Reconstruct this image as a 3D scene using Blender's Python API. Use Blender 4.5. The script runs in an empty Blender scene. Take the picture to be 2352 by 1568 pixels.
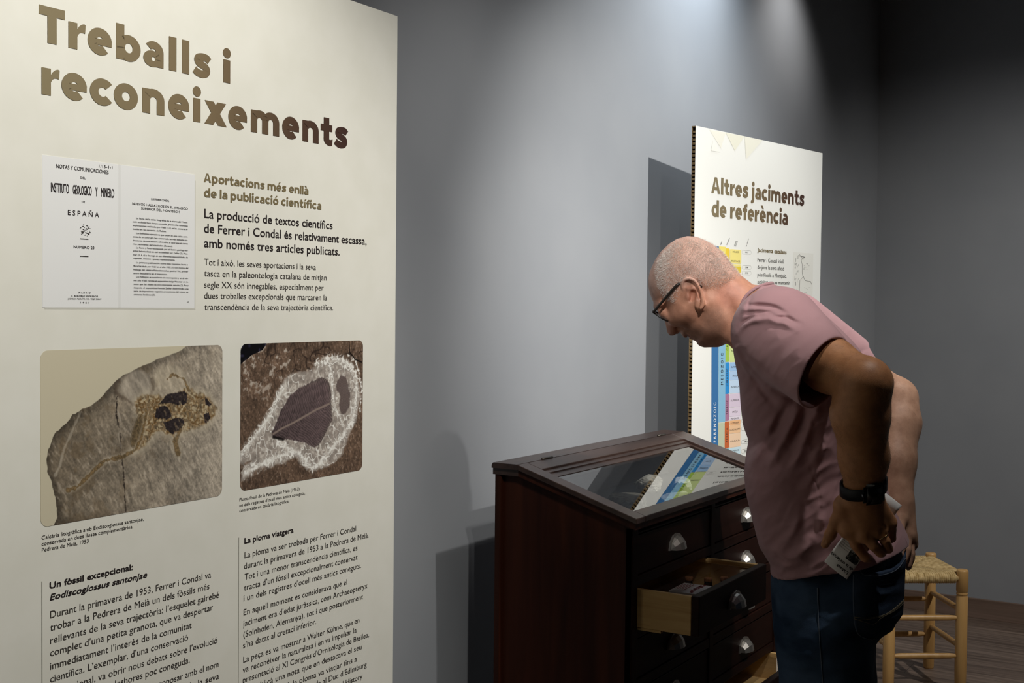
import bpy, bmesh, math, random
import numpy as np
from mathutils import Vector, Matrix

C = bpy.context.scene
COL = C.collection
random.seed(4)
RNG = np.random.default_rng(7)

# ------------------------------------------------------------ camera
cam_d = bpy.data.cameras.new('camera')
cam = bpy.data.objects.new('camera', cam_d)
COL.objects.link(cam)
right = Vector((0.528856, -0.848653, 0.009987))
down = Vector((-0.020372, -0.024458, -0.999493))
fwd = Vector((0.848467, 0.528385, -0.030224))
cam.matrix_world = Matrix(((right.x, -down.x, -fwd.x, 0.0), (right.y, -down.y, -fwd.y, 0.0),
                           (right.z, -down.z, -fwd.z, 1.55), (0, 0, 0, 1)))
cam_d.sensor_width = 36.0
cam_d.lens = 2808.86 / 2352 * 36.0
cam_d.clip_start = 0.05
C.camera = cam

# ------------------------------------------------------------ world, exposure
w = bpy.data.worlds.new('world')
C.world = w
w.use_nodes = True
w.node_tree.nodes['Background'].inputs[0].default_value = (0.9, 0.95, 1.0, 1)
w.node_tree.nodes['Background'].inputs[1].default_value = 0.02
C.view_settings.view_transform = 'Standard'
C.view_settings.look = 'None'
C.view_settings.exposure = 0.0
C.view_settings.gamma = 1.0
C.view_settings.use_curve_mapping = False
C.cycles.max_bounces = 8
C.cycles.diffuse_bounces = 4
C.cycles.transparent_max_bounces = 12


def spot(name, loc, target, power, size, blend, color=(1, 1, 1), radius=0.03):
    d = bpy.data.lights.new(name, 'SPOT')
    d.energy = power
    d.spot_size = math.radians(size)
    d.spot_blend = blend
    d.color = color
    d.shadow_soft_size = radius
    o = bpy.data.objects.new(name, d)
    COL.objects.link(o)
    o.location = loc
    o.rotation_euler = (Vector(target) - Vector(loc)).to_track_quat('-Z', 'Y').to_euler()
    return o


# track spotlights of the gallery, all on the ceiling out of frame
spot('spotlight', (2.85, -0.40, 2.98), (3.80, 1.65, 1.55), 262, 60, 0.85, (1.0, 0.98, 0.95), 0.02)
spot('spotlight', (2.42, 0.30, 2.98), (2.72, 1.55, 1.30), 70, 76, 0.9, (1.0, 0.975, 0.94), 0.02)
spot('spotlight', (0.95, 0.05, 2.98), (2.55, 1.10, 1.80), 150, 30, 0.9, (1.0, 0.97, 0.94), 0.02)
spot('spotlight', (1.15, 0.00, 2.98), (1.28, 1.49, 1.42), 170, 62, 0.8, (1.0, 0.975, 0.92), 0.03)
spot('spotlight', (4.02, 1.40, 3.12), (3.98, 1.77, 2.62), 60, 125, 1.0, (0.82, 0.91, 1.0), 0.08)
spot('spotlight', (4.95, 1.42, 3.12), (4.95, 1.74, 2.4), 22, 100, 1.0, (1.0, 0.97, 0.95), 0.08)
spot('spotlight', (4.30, -0.70, 2.98), (6.2, 0.85, 0.75), 150, 80, 0.9, (1.0, 0.97, 0.93), 0.03)
spot('spotlight', (3.50, 0.35, 2.98), (2.95, 1.36, 1.08), 9, 26, 0.7, (1.0, 0.97, 0.93), 0.02)


# ------------------------------------------------------------ materials
def mat(name, color=(0.8, 0.8, 0.8), rough=0.5, metal=0.0, spec=0.5, **kw):
    m = bpy.data.materials.new(name)
    m.use_nodes = True
    b = m.node_tree.nodes['Principled BSDF']
    b.inputs['Base Color'].default_value = (*color, 1)
    b.inputs['Roughness'].default_value = rough
    b.inputs['Metallic'].default_value = metal
    b.inputs['Specular IOR Level'].default_value = spec
    for k, v in kw.items():
        b.inputs[k.replace('_', ' ')].default_value = v
    return m


def N(m, t, **kw):
    n = m.node_tree.nodes.new(t)
    for k, v in kw.items():
        setattr(n, k, v)
    return n


def Lk(m, a, b):
    m.node_tree.links.new(a, b)


def bsdf(m):
    return m.node_tree.nodes['Principled BSDF']


def noise_mix(m, c1, c2, scale=(5, 5, 5), detail=4, lo=0.35, hi=0.65, bump=0.0, bscale=None, rough=None, coord='Object', distort=0.0):
    tc = N(m, 'ShaderNodeTexCoord')
    mp = N(m, 'ShaderNodeMapping')
    mp.inputs['Scale'].default_value = scale
    Lk(m, tc.outputs[coord], mp.inputs['Vector'])
    nz = N(m, 'ShaderNodeTexNoise')
    nz.inputs['Scale'].default_value = 1.0
    nz.inputs['Detail'].default_value = detail
    nz.inputs['Distortion'].default_value = distort
    Lk(m, mp.outputs[0], nz.inputs['Vector'])
    cr = N(m, 'ShaderNodeValToRGB')
    cr.color_ramp.elements[0].position = lo
    cr.color_ramp.elements[1].position = hi
    cr.color_ramp.elements[0].color = (*c1, 1)
    cr.color_ramp.elements[1].color = (*c2, 1)
    Lk(m, nz.outputs['Fac'], cr.inputs['Fac'])
    Lk(m, cr.outputs['Color'], bsdf(m).inputs['Base Color'])
    if bump:
        src = nz
        if bscale:
            src = N(m, 'ShaderNodeTexNoise')
            src.inputs['Scale'].default_value = bscale
            src.inputs['Detail'].default_value = 3
            Lk(m, tc.outputs[coord], src.inputs['Vector'])
        bp = N(m, 'ShaderNodeBump')
        bp.inputs['Strength'].default_value = bump
        bp.inputs['Distance'].default_value = 0.002
        Lk(m, src.outputs['Fac'], bp.inputs['Height'])
        Lk(m, bp.outputs['Normal'], bsdf(m).inputs['Normal'])
    return m


def attr_mat(name, rough=0.6, spec=0.3, attr='Col'):
    m = mat(name, rough=rough, spec=spec)
    a = N(m, 'ShaderNodeAttribute', attribute_name=attr)
    Lk(m, a.outputs['Color'], bsdf(m).inputs['Base Color'])
    return m


def srgb(r, g, b):
    f = lambda c: (c / 255 / 12.92) if c / 255 <= 0.04045 else ((c / 255 + 0.055) / 1.055) ** 2.4
    return (f(r), f(g), f(b))


# ------------------------------------------------------------ mesh helpers
def link(name, me, m=None, parent=None, smooth=False):
    o = bpy.data.objects.new(name, me)
    COL.objects.link(o)
    for mm in (m if isinstance(m, (list, tuple)) else [m]):
        if mm:
            me.materials.append(mm)
    if parent:
        o.parent = parent
    if smooth:
        me.polygons.foreach_set('use_smooth', [True] * len(me.polygons))
    return o


def obj(name, bm, m=None, parent=None, smooth=False):
    me = bpy.data.meshes.new(name)
    bm.to_mesh(me)
    bm.free()
    return link(name, me, m, parent, smooth)


def pyobj(name, V, F, m=None, parent=None, smooth=False):
    me = bpy.data.meshes.new(name)
    me.from_pydata([tuple(map(float, v)) for v in V], [], [tuple(map(int, f)) for f in F])
    me.update()
    return link(name, me, m, parent, smooth)


def thing(name, label, cat, loc=(0, 0, 0), rotz=0.0, group=None):
    o = bpy.data.objects.new(name, None)
    o.empty_display_size = 0.1
    COL.objects.link(o)
    o.location = loc
    o.rotation_euler = (0, 0, rotz)
    tag(o, label, cat, group)
    return o


def tag(o, label, cat, group=None):
    o['label'] = label
    o['category'] = cat
    if group:
        o['group'] = group
    return o


def struct(o):
    o['kind'] = 'structure'
    return o


def box(bm, x0, x1, y0, y1, z0, z1, mi=0):
    vs = [bm.verts.new((x, y, z)) for x in (x0, x1) for y in (y0, y1) for z in (z0, z1)]
    for f in ((0, 1, 3, 2), (4, 6, 7, 5), (0, 4, 5, 1), (2, 3, 7, 6), (0, 2, 6, 4), (1, 5, 7, 3)):
        fc = bm.faces.new([vs[i] for i in f])
        fc.material_index = mi
    return vs


def bevel(bm, off=0.002, seg=2):
    bmesh.ops.recalc_face_normals(bm, faces=bm.faces)
    bmesh.ops.bevel(bm, geom=bm.edges[:], offset=off, segments=seg, affect='EDGES', profile=0.5, clamp_overlap=True)


def boxobj(name, dims, m, parent=None, bev=0.0):
    bm = bmesh.new()
    box(bm, *dims)
    if bev:
        bevel(bm, bev)
    else:
        bmesh.ops.recalc_face_normals(bm, faces=bm.faces)
    return obj(name, bm, m, parent)


def prism(bm, prof, x0, x1, mi=0):
    """profile in (y, z) extruded along x"""
    a = [bm.verts.new((x0, y, z)) for y, z in prof]
    b = [bm.verts.new((x1, y, z)) for y, z in prof]
    n = len(prof)
    fs = [bm.faces.new(a[::-1]), bm.faces.new(b)]
    for i in range(n):
        fs.append(bm.faces.new((a[i], a[(i + 1) % n], b[(i + 1) % n], b[i])))
    for f in fs:
        f.material_index = mi


def tube_geo(pts, rad, seg=8, caps=True):
    pts = [Vector(p) for p in pts]
    n = len(pts)
    rad = [rad] * n if isinstance(rad, (int, float)) else rad
    V, F = [], []
    up = None
    for i, p in enumerate(pts):
        t = (pts[min(i + 1, n - 1)] - pts[max(i - 1, 0)]).normalized()
        if up is None:
            up = t.orthogonal().normalized()
        up = (up - t * up.dot(t)).normalized()
        sd = t.cross(up)
        for k in range(seg):
            a = 2 * math.pi * k / seg
            V.append(p + (up * math.cos(a) + sd * math.sin(a)) * rad[i])
    for i in range(n - 1):
        for k in range(seg):
            k2 = (k + 1) % seg
            F.append((i * seg + k, i * seg + k2, (i + 1) * seg + k2, (i + 1) * seg + k))
    if caps:
        F.append(tuple(range(seg))[::-1])
        F.append(tuple(range((n - 1) * seg, n * seg)))
    return V, F


def lathe_geo(prof, seg=20, cx=0, cy=0):
    V, F = [], []
    for r, z in prof:
        for k in range(seg):
            a = 2 * math.pi * k / seg
            V.append((cx + r * math.cos(a), cy + r * math.sin(a), z))
    for i in range(len(prof) - 1):
        for k in range(seg):
            k2 = (k + 1) % seg
            F.append((i * seg + k, i * seg + k2, (i + 1) * seg + k2, (i + 1) * seg + k))
    F.append(tuple(range(seg))[::-1])
    F.append(tuple(range((len(prof) - 1) * seg, len(prof) * seg)))
    return V, F


def join_geo(lst):
    V, F = [], []
    for v, f in lst:
        o = len(V)
        V += list(v)
        F += [tuple(i + o for i in q) for q in f]
    return V, F


def catmull(P, n=8):
    P = [np.array(p, float) for p in P]
    out = []
    for i in range(len(P) - 1):
        p0 = P[max(i - 1, 0)]; p1 = P[i]; p2 = P[i + 1]; p3 = P[min(i + 2, len(P) - 1)]
        for k in range(n):
            t = k / n
            out.append(0.5 * ((2 * p1) + (-p0 + p2) * t + (2 * p0 - 5 * p1 + 4 * p2 - p3) * t * t + (-p0 + 3 * p1 - 3 * p2 + p3) * t ** 3))
    out.append(P[-1])
    return out


# ------------------------------------------------------------ setting
m_wall = noise_mix(mat('wall paint', rough=0.75, spec=0.2), (0.305, 0.318, 0.335), (0.325, 0.337, 0.352), (3, 3, 3), 3, bump=0.03, bscale=350)
m_ceil = mat('ceiling paint', (0.10, 0.10, 0.105), 0.9)
m_floor = mat('floor boards', rough=0.45, spec=0.35)
tc = N(m_floor, 'ShaderNodeTexCoord')
mp = N(m_floor, 'ShaderNodeMapping'); mp.inputs['Rotation'].default_value = (0, 0, math.radians(90))
Lk(m_floor, tc.outputs['Object'], mp.inputs['Vector'])
br = N(m_floor, 'ShaderNodeTexBrick')
br.inputs['Scale'].default_value = 1.0
br.inputs['Brick Width'].default_value = 1.3
br.inputs['Row Height'].default_value = 0.16
br.inputs['Mortar Size'].default_value = 0.0012
br.inputs['Color1'].default_value = (0.165, 0.125, 0.10, 1)
br.inputs['Color2'].default_value = (0.225, 0.175, 0.142, 1)
br.inputs['Mortar'].default_value = (0.05, 0.036, 0.03, 1)
Lk(m_floor, mp.outputs[0], br.inputs['Vector'])
mp2 = N(m_floor, 'ShaderNodeMapping'); mp2.inputs['Scale'].default_value = (38, 2.2, 1)
Lk(m_floor, tc.outputs['Object'], mp2.inputs['Vector'])
nz = N(m_floor, 'ShaderNodeTexNoise'); nz.inputs['Scale'].default_value = 1; nz.inputs['Detail'].default_value = 6; nz.inputs['Distortion'].default_value = 0.6
Lk(m_floor, mp2.outputs[0], nz.inputs['Vector'])
cr = N(m_floor, 'ShaderNodeValToRGB')
cr.color_ramp.elements[0].position = 0.3; cr.color_ramp.elements[0].color = (0.55, 0.5, 0.47, 1)
cr.color_ramp.elements[1].position = 0.7; cr.color_ramp.elements[1].color = (1.35, 1.3, 1.25, 1)
Lk(m_floor, nz.outputs['Fac'], cr.inputs['Fac'])
mx = N(m_floor, 'ShaderNodeMix', data_type='RGBA', blend_type='MULTIPLY')
mx.inputs['Factor'].default_value = 1.0
Lk(m_floor, br.outputs['Color'], mx.inputs[6]); Lk(m_floor, cr.outputs['Color'], mx.inputs[7])
Lk(m_floor, mx.outputs[2], bsdf(m_floor).inputs['Base Color'])
m_base = noise_mix(mat('baseboard wood', rough=0.5), (0.16, 0.105, 0.075), (0.25, 0.17, 0.13), (6, 1.2, 45), 5, 0.3, 0.7, distort=0.5)

XW, YW, XL, YF, ZC = 6.425, 1.77, -2.0, -3.2, 3.15
struct(boxobj('floor', (XL - .1, XW + .1, YF - .1, YW + .1, -0.1, 0), m_floor))
struct(boxobj('ceiling', (XL - .1, XW + .1, YF - .1, YW + .1, ZC, ZC + .1), m_ceil))
struct(boxobj('wall_back', (XL - .1, XW, YW, YW + .1, 0, ZC), m_wall))
struct(boxobj('wall_right', (XW, XW + .1, YF, YW + .1, 0, ZC), m_wall))
struct(boxobj('wall_left', (XL - .1, XL, YF, YW, 0, ZC), m_wall))
struct(boxobj('wall_front', (XL - .1, XW + .1, YF - .1, YF, 0, ZC), m_wall))
struct(boxobj('baseboard_right', (XW - .014, XW, YF, YW - .014, 0, 0.099), m_base, bev=.002))
struct(boxobj('baseboard_back', (XL, XW, YW - .014, YW, 0, 0.099), m_base, bev=.002))

# ------------------------------------------------------------ measured tables (metres)
A_BLOCKS = [('subtitle', 'bold', 0.0144, [('Aportacions més enllà', -0.5238, -0.2655, 1.7448), ('de la publicació científica', -0.5231, -0.2295, 1.7205)]), ('lead_text', 'regular', 0.0144, [('La producció de textos científics', -0.5219, -0.1973, 1.6865), ('de Ferrer i Condal és relativament escassa,', -0.5225, -0.0952, 1.6626), ('amb només tres articles publicats.', -0.5222, -0.1765, 1.6388)]), ('body_text', 'light', 0.0105, [('Tot i això, les seves aportacions i la seva', -0.5221, -0.2438, 1.6096), ('tasca en la paleontologia catalana de mitjan', -0.522, -0.2135, 1.5912), ('segle XX són innegables, especialment per', -0.522, -0.2217, 1.5726), ('dues troballes excepcionals que marcaren la', -0.5219, -0.2116, 1.5545), ('transcendència de la seva trajectòria científica.', -0.5214, -0.1941, 1.536)]), ('frog_caption', 'light', 0.0055, [('Calcària litogràfica amb Eodiscoglossus santonjae,', -0.8364, -0.6491, 1.2085), ('conservada en dues lloses complementàries.', -0.8364, -0.6702, 1.1997), ('Pedrera de Meià, 1953', -0.8361, -0.7543, 1.1909)]), ('frog_heading', 'bold2', 0.0088, [('Un fòssil excepcional:', -0.8229, -0.671, 1.1356), ('/Eodiscoglossus santonjae', -0.8225, -0.6424, 1.1185)]), ('frog_text', 'light', 0.0104, [('Durant la primavera de 1953, Ferrer i Condal va', -0.8222, -0.5051, 1.0925), ('trobar a la Pedrera de Meià un dels fòssils més', -0.8222, -0.5086, 1.074), ('rellevants de la seva trajectòria: l’esquelet gairebé', -0.8223, -0.4865, 1.0553), ('complet d’una petita granota, que va despertar', -0.8223, -0.5004, 1.0373), ('immediatament l’interès de la comunitat', -0.8223, -0.5479, 1.0179), ('científica. L’exemplar, d’una conservació', -0.8223, -0.5558, 0.9993), ('excepcional, va obrir nous debats sobre l’evolució', -0.8223, -0.49, 0.9798), ('dels amfibis, fins aleshores poc coneguda.', -0.8223, -0.5521, 0.9616), ('nou gènere, que el científic va proposar amb el nom', -0.8223, -0.4873, 0.9387), ('Eodiscoglossus santonjae en honor de la seva', -0.8223, -0.486, 0.9183)]), ('feather_caption', 'light', 0.0054, [('Ploma fòssil de la Pedrera de Meià (1953),', -0.439, -0.2837, 1.2106), ('un dels registres d’ocell més antics coneguts,', -0.4389, -0.2708, 1.201), ('conservada en calcària litogràfica.', -0.4389, -0.3136, 1.192)]), ('feather_heading', 'bold2', 0.0092, [('La ploma viatgera', -0.4263, -0.302, 1.1362)]), ('feather_text', 'light', 0.0103, [('La ploma va ser trobada per Ferrer i Condal', -0.4262, -0.122, 1.1111), ('durant la primavera de 1953 a la Pedrera de Meià.', -0.4273, -0.0822, 1.0924), ('Tot i una menor transcendència científica, es', -0.426, -0.1177, 1.0735), ('tracta d’un fòssil excepcionalment conservat', -0.4272, -0.1167, 1.0552), ('i un dels registres d’ocell més antics coneguts.', -0.428, -0.1059, 1.0369), ('En aquell moment es considerava que el', -0.4279, -0.1481, 1.0127), ('jaciment era d’edat juràssica, com Archaeopteryx', -0.429, -0.0852, 0.9937), ('(Solnhofen, Alemanya), tot i que posteriorment', -0.4283, -0.099, 0.9746), ('s’ha datat al cretaci inferior.', -0.4292, -0.2378, 0.9562), ('La peça es va mostrar a Walter Kühne, que en', -0.4284, -0.1096, 0.9309), ('va reconèixer la naturalesa i en va impulsar la', -0.4296, -0.1185, 0.9137), ('presentació al XI Congrés d’Ornitologia de Basilea,', -0.4295, -0.0793, 0.896), ('on publicà una nota que en destacava el seu', -0.4295, -0.1024, 0.8772), ('valor. Més tard, la ploma va viatjar fins a', -0.4295, -0.1168, 0.857), ('Londres, on va ser mostrada al Duc d’Edimburg', -0.4295, -0.086, 0.8389), ('que la va poder veure al museu Natural History', -0.4295, -0.0994, 0.8189)])]
A_PAGE = [('NOTAS Y COMUNICACIONES', -0.811, -0.7173, 1.7387, 0.0055), ('DEL', -0.7691, -0.7596, 1.7273, 0.0029), ('DE', -0.7664, -0.7608, 1.6925, 0.0026), ('E S P A Ñ A', -0.791, -0.7353, 1.673, 0.0072), ('NUMERO 23', -0.7809, -0.744, 1.6256, 0.0039), ('M A D R I D', -0.772, -0.7508, 1.5598, 0.0024), ('C. BERMEJO IMPRESOR', -0.786, -0.7369, 1.5549, 0.0021), ('J. GARCIA MORATO, 122 - TELEF 330619', -0.7915, -0.7311, 1.5509, 0.0021), ('1 9 5 1', -0.7688, -0.7537, 1.5454, 0.0022), ('LUIS FERRER CONDAL', -0.6348, -0.5981, 1.7067, 0.0029), ('NUEVOS HALLAZGOS EN EL JURASICO', -0.6724, -0.5587, 1.6967, 0.0035), ('SUPERIOR DEL MONTSECH', -0.6548, -0.5767, 1.6905, 0.0035), ('1/15-1-1', -0.7353, -0.7102, 1.7471, 0.0042), ('63', -0.5597, -0.5563, 1.5479, 0.0019), ('INSTITUTO', -0.82, -0.7892, 1.704, 0.0129), ('GEOLOGICO', -0.7821, -0.7488, 1.7042, 0.0129), ('Y', -0.7417, -0.7378, 1.7042, 0.0129), ('MINERO', -0.7314, -0.7072, 1.7043, 0.0129), ('La fauna de la caliza litográfica de la sierra del Mont-', -0.6646, -0.5593, 1.6754, 0.0024), ('sech es desde hace tiempo conocida, gracias a las reiteradas', -0.6713, -0.5586, 1.6698, 0.0024), ('exploraciones realizadas por Vidal (1-2) en las canteras si-', -0.6712, -0.5586, 1.6642, 0.0024), ('tuadas en las cercanías de Rubies.', -0.6711, -0.6039, 1.6586, 0.0024), ('Los bellísimos ejemplares que yacen en esta caliza com-', -0.6646, -0.5588, 1.6525, 0.0024), ('pacta de un color gris han conservado las más delicadas es-', -0.6709, -0.5586, 1.647, 0.0024), ('tructuras de una manera admirable, al igual que el cierto', -0.6708, -0.5583, 1.6414, 0.0024), ('rico yacimiento de Solenhofen (Baviera).', -0.6707, -0.5906, 1.6357, 0.0024), ('La fauna y flora recolectada por el ilustre geólogo es-', -0.6645, -0.5581, 1.6305, 0.0024), ('pañol fué estudiada en casi su totalidad por Zeiller (2), Meu-', -0.6705, -0.5583, 1.6253, 0.0024), ('nier (3, 4, 6) y Sauvage en sus diferentes especialidades de', -0.6704, -0.558, 1.6194, 0.0024), ('vegetales, insectos y peces, respectivamente.', -0.6703, -0.5857, 1.6141, 0.0024), ('La primera publicación sobre esta riquísima fauna y', -0.6645, -0.558, 1.6078, 0.0024), ('flora fué dada por Vidal en el año 1902 (1) con motivo del', -0.6701, -0.5575, 1.6022, 0.0024), ('hallazgo del célebre Palaeobatrachus gaudryi Vid., primer', -0.67, -0.5575, 1.5967, 0.0024), ('anuro descubierto en el mesozoico.', -0.6699, -0.6016, 1.5912, 0.0024), ('Los hallazgos se sucedieron sin interrupción y en el mis-', -0.6645, -0.5575, 1.5857, 0.0024), ('mo año Vidal remitía al especialista belga Meunier un in-', -0.6697, -0.557, 1.58, 0.0024), ('secto que fué objeto de otro interesante estudio (2). Poco', -0.6696, -0.5568, 1.5744, 0.0024), ('después, el especialista francés Zeiller determinaba una', -0.6695, -0.5568, 1.569, 0.0024), ('serie de impresiones vegetales procedentes del mismo ya-', -0.6694, -0.5565, 1.5638, 0.0024), ('cimiento ilerdense (3).', -0.6693, -0.6267, 1.5584, 0.0024)]
FROG = {'slab': [(-0.5557, 1.4788), (-0.5772, 1.4693), (-0.6164, 1.4596), (-0.6417, 1.4526), (-0.6666, 1.4439), (-0.6909, 1.4363), (-0.7052, 1.4275), (-0.7217, 1.4133), (-0.7333, 1.4027), (-0.7448, 1.3969), (-0.7652, 1.3899), (-0.783, 1.3829), (-0.7874, 1.375), (-0.8048, 1.3637), (-0.8113, 1.3606), (-0.8177, 1.3503), (-0.8252, 1.3349), (-0.8274, 1.3208), (-0.8263, 1.3045), (-0.821, 1.2931), (-0.8179, 1.2801), (-0.8125, 1.265), (-0.8104, 1.2503), (-0.8104, 1.2358), (-0.8169, 1.2241), (-0.6664, 1.2072), (-0.4498, 1.2177), (-0.451, 1.4806)], 'eye1': [(-0.5197, 1.3938), (-0.5056, 1.3815), (-0.5084, 1.3766), (-0.5196, 1.3804)], 'eye2': [(-0.521, 1.3651), (-0.5112, 1.3664), (-0.5069, 1.3578), (-0.5167, 1.3483), (-0.5223, 1.3508)], 'lung1': [(-0.6162, 1.3886), (-0.6007, 1.4025), (-0.5663, 1.4056), (-0.5596, 1.4002), (-0.5595, 1.385), (-0.577, 1.3831), (-0.5902, 1.387)], 'lung2': [(-0.6264, 1.3687), (-0.6226, 1.3822), (-0.6059, 1.385), (-0.5968, 1.3784), (-0.5902, 1.368), (-0.6006, 1.3628), (-0.6188, 1.3652)], 'lung3': [(-0.611, 1.3596), (-0.6006, 1.3588), (-0.5796, 1.3642), (-0.5662, 1.3622), (-0.5648, 1.352), (-0.5769, 1.3429), (-0.5901, 1.3381), (-0.6032, 1.3471)], 'body': [(-0.6665, 1.3948), (-0.6442, 1.4031), (-0.6214, 1.4018), (-0.6111, 1.3972), (-0.5636, 1.4085), (-0.5528, 1.4059), (-0.5281, 1.4004), (-0.5084, 1.389), (-0.4927, 1.3714), (-0.497, 1.3613), (-0.5167, 1.3483), (-0.5472, 1.3425), (-0.5662, 1.34), (-0.5901, 1.3361), (-0.6162, 1.3482), (-0.6315, 1.3416), (-0.6416, 1.3307), (-0.6591, 1.3188), (-0.6714, 1.318), (-0.6591, 1.342), (-0.6492, 1.3684), (-0.6616, 1.3771)], 'thigh': [(-0.6591, 1.3749), (-0.6442, 1.3719), (-0.6516, 1.3453), (-0.6665, 1.3233), (-0.6751, 1.3261), (-0.6751, 1.3434)], 'leg': [(-0.6442, 1.3797), (-0.6467, 1.3604), (-0.6554, 1.3359), (-0.6665, 1.3195), (-0.6908, 1.3123), (-0.724, 1.31), (-0.754, 1.2908), (-0.7742, 1.2766), (-0.7919, 1.2733)], 'fore': [(-0.5742, 1.3427), (-0.5848, 1.3256), (-0.5781, 1.3069)], 'arm': [(-0.6008, 1.4263), (-0.5903, 1.4338), (-0.5664, 1.4247), (-0.5555, 1.406)], 'crack': [(-0.7016, 1.4045), (-0.7028, 1.3762), (-0.6944, 1.3451), (-0.6956, 1.3204), (-0.6908, 1.3046), (-0.6872, 1.2678), (-0.6847, 1.2272)], 'pale': [(-0.7697, 1.3847), (-0.7852, 1.3566), (-0.7973, 1.3358), (-0.8049, 1.3112), (-0.8135, 1.2977)], 'pale2': [(-0.7004, 1.3836), (-0.6932, 1.364), (-0.6992, 1.3455), (-0.6932, 1.3259)]}
FEATH = {'black': [(-0.4454, 1.4826), (-0.373, 1.4793), (-0.3836, 1.4667), (-0.4096, 1.4583), (-0.4276, 1.4499), (-0.4452, 1.438)], 'pale': [(-0.4445, 1.2856), (-0.4345, 1.2954), (-0.396, 1.33), (-0.3697, 1.3556), (-0.3483, 1.3876), (-0.3374, 1.402), (-0.3293, 1.4147), (-0.3127, 1.4233), (-0.2729, 1.4255), (-0.2439, 1.4339), (-0.2141, 1.4426), (-0.1837, 1.4495), (-0.1461, 1.4383), (-0.1202, 1.411), (-0.1068, 1.3696), (-0.1227, 1.33), (-0.1416, 1.295), (-0.1696, 1.2575), (-0.2034, 1.2431), (-0.2512, 1.2406), (-0.2832, 1.2595), (-0.3004, 1.2746), (-0.3228, 1.2618), (-0.3557, 1.2616), (-0.3956, 1.2604), (-0.4266, 1.2511), (-0.4342, 1.2448), (-0.4267, 1.2693), (-0.4087, 1.2764), (-0.4369, 1.2758)], 'feather': [(-0.3587, 1.3196), (-0.3372, 1.3571), (-0.3124, 1.3837), (-0.2899, 1.3957), (-0.2554, 1.4054), (-0.2259, 1.4138), (-0.2047, 1.403), (-0.1984, 1.379), (-0.1982, 1.3553), (-0.195, 1.3294), (-0.213, 1.3091), (-0.2279, 1.2908), (-0.2456, 1.2827), (-0.272, 1.2949), (-0.3006, 1.3013), (-0.3286, 1.3057), (-0.356, 1.3119)], 'rachis': [(-0.36, 1.3169), (-0.3342, 1.3259), (-0.3008, 1.3346), (-0.2432, 1.3525), (-0.2044, 1.3616)], 'small': [(-0.1833, 1.4019), (-0.171, 1.4133), (-0.1553, 1.4106), (-0.1489, 1.3962), (-0.1423, 1.3758), (-0.1437, 1.3557), (-0.1547, 1.3404), (-0.1672, 1.3392), (-0.1767, 1.3578), (-0.1706, 1.3734), (-0.1832, 1.386)], 'ring': [(-0.238, 1.4376), (-0.199, 1.446), (-0.1682, 1.443), (-0.1428, 1.4301), (-0.1234, 1.4091), (-0.1232, 1.3848), (-0.1262, 1.3586), (-0.1324, 1.3347), (-0.1449, 1.3155), (-0.1668, 1.2972), (-0.1884, 1.2812), (-0.2127, 1.2658), (-0.2246, 1.2513), (-0.2512, 1.2464), (-0.2718, 1.2621), (-0.2891, 1.2773), (-0.3118, 1.2872), (-0.3423, 1.3013)], 'ring2': [(-0.2019, 1.4324), (-0.1971, 1.4026), (-0.1923, 1.3747), (-0.1875, 1.3506), (-0.1703, 1.3315), (-0.1639, 1.317)], 'arm1': [(-0.437, 1.2884), (-0.3959, 1.3227), (-0.3669, 1.348), (-0.3428, 1.3836), (-0.3237, 1.4013)], 'arm2': [(-0.4241, 1.2581), (-0.3825, 1.2682), (-0.3421, 1.277), (-0.3005, 1.2823)], 'outer': [(-0.1494, 1.4504), (-0.127, 1.4397), (-0.1137, 1.4107), (-0.1069, 1.3819), (-0.1131, 1.3415)], 'crackd': [(-0.1465, 1.4764), (-0.1447, 1.4563), (-0.127, 1.4417), (-0.1075, 1.4359)]}
P2_MAP_A = [(0.6925, 1.7368), (0.7431, 1.7318), (0.7145, 1.7223), (0.7224, 1.7054), (0.7235, 1.6747), (0.7312, 1.6612), (0.7065, 1.647), (0.7044, 1.606)]
P2_MAP_B = [(0.7311, 1.6646), (0.7462, 1.6478), (0.7902, 1.6453), (0.798, 1.635)]
P2_TRI = [(0.0804, 2.1179), (0.1806, 2.1202), (0.1517, 2.0673), (0.1806, 2.1202), (0.301, 2.1244), (0.2395, 2.0672), (0.301, 2.1244), (0.4224, 2.1236), (0.3125, 2.0467), (0.0907, 2.0521), (0.1435, 2.053), (0.0999, 2.0843)]
HEAD_POLY = [(0.1224, 1.6009), (0.1502, 1.6223), (0.1707, 1.6463), (0.1913, 1.6742), (0.2144, 1.6921), (0.2324, 1.7024), (0.2529, 1.7102), (0.2735, 1.7116), (0.2966, 1.7054), (0.3146, 1.6939), (0.3326, 1.6773), (0.3455, 1.6593), (0.3544, 1.6412), (0.3602, 1.6257), (0.3631, 1.6102), (0.3624, 1.5947), (0.3574, 1.5766), (0.3515, 1.5624), (0.3439, 1.5496), (0.3346, 1.5354), (0.3258, 1.5214), (0.3217, 1.5098), (0.3184, 1.4944), (0.3156, 1.4867), (0.3104, 1.4816), (0.3026, 1.4817), (0.2961, 1.4849), (0.291, 1.4917), (0.2858, 1.4884), (0.2818, 1.4821), (0.2753, 1.4765), (0.2686, 1.4761), (0.2702, 1.4802), (0.2636, 1.4742), (0.2546, 1.4715), (0.2487, 1.4693), (0.2476, 1.4653), (0.2429, 1.4597), (0.2313, 1.4553), (0.2185, 1.4561), (0.1982, 1.4568), (0.1881, 1.4608), (0.178, 1.4661), (0.168, 1.4726)]
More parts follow.
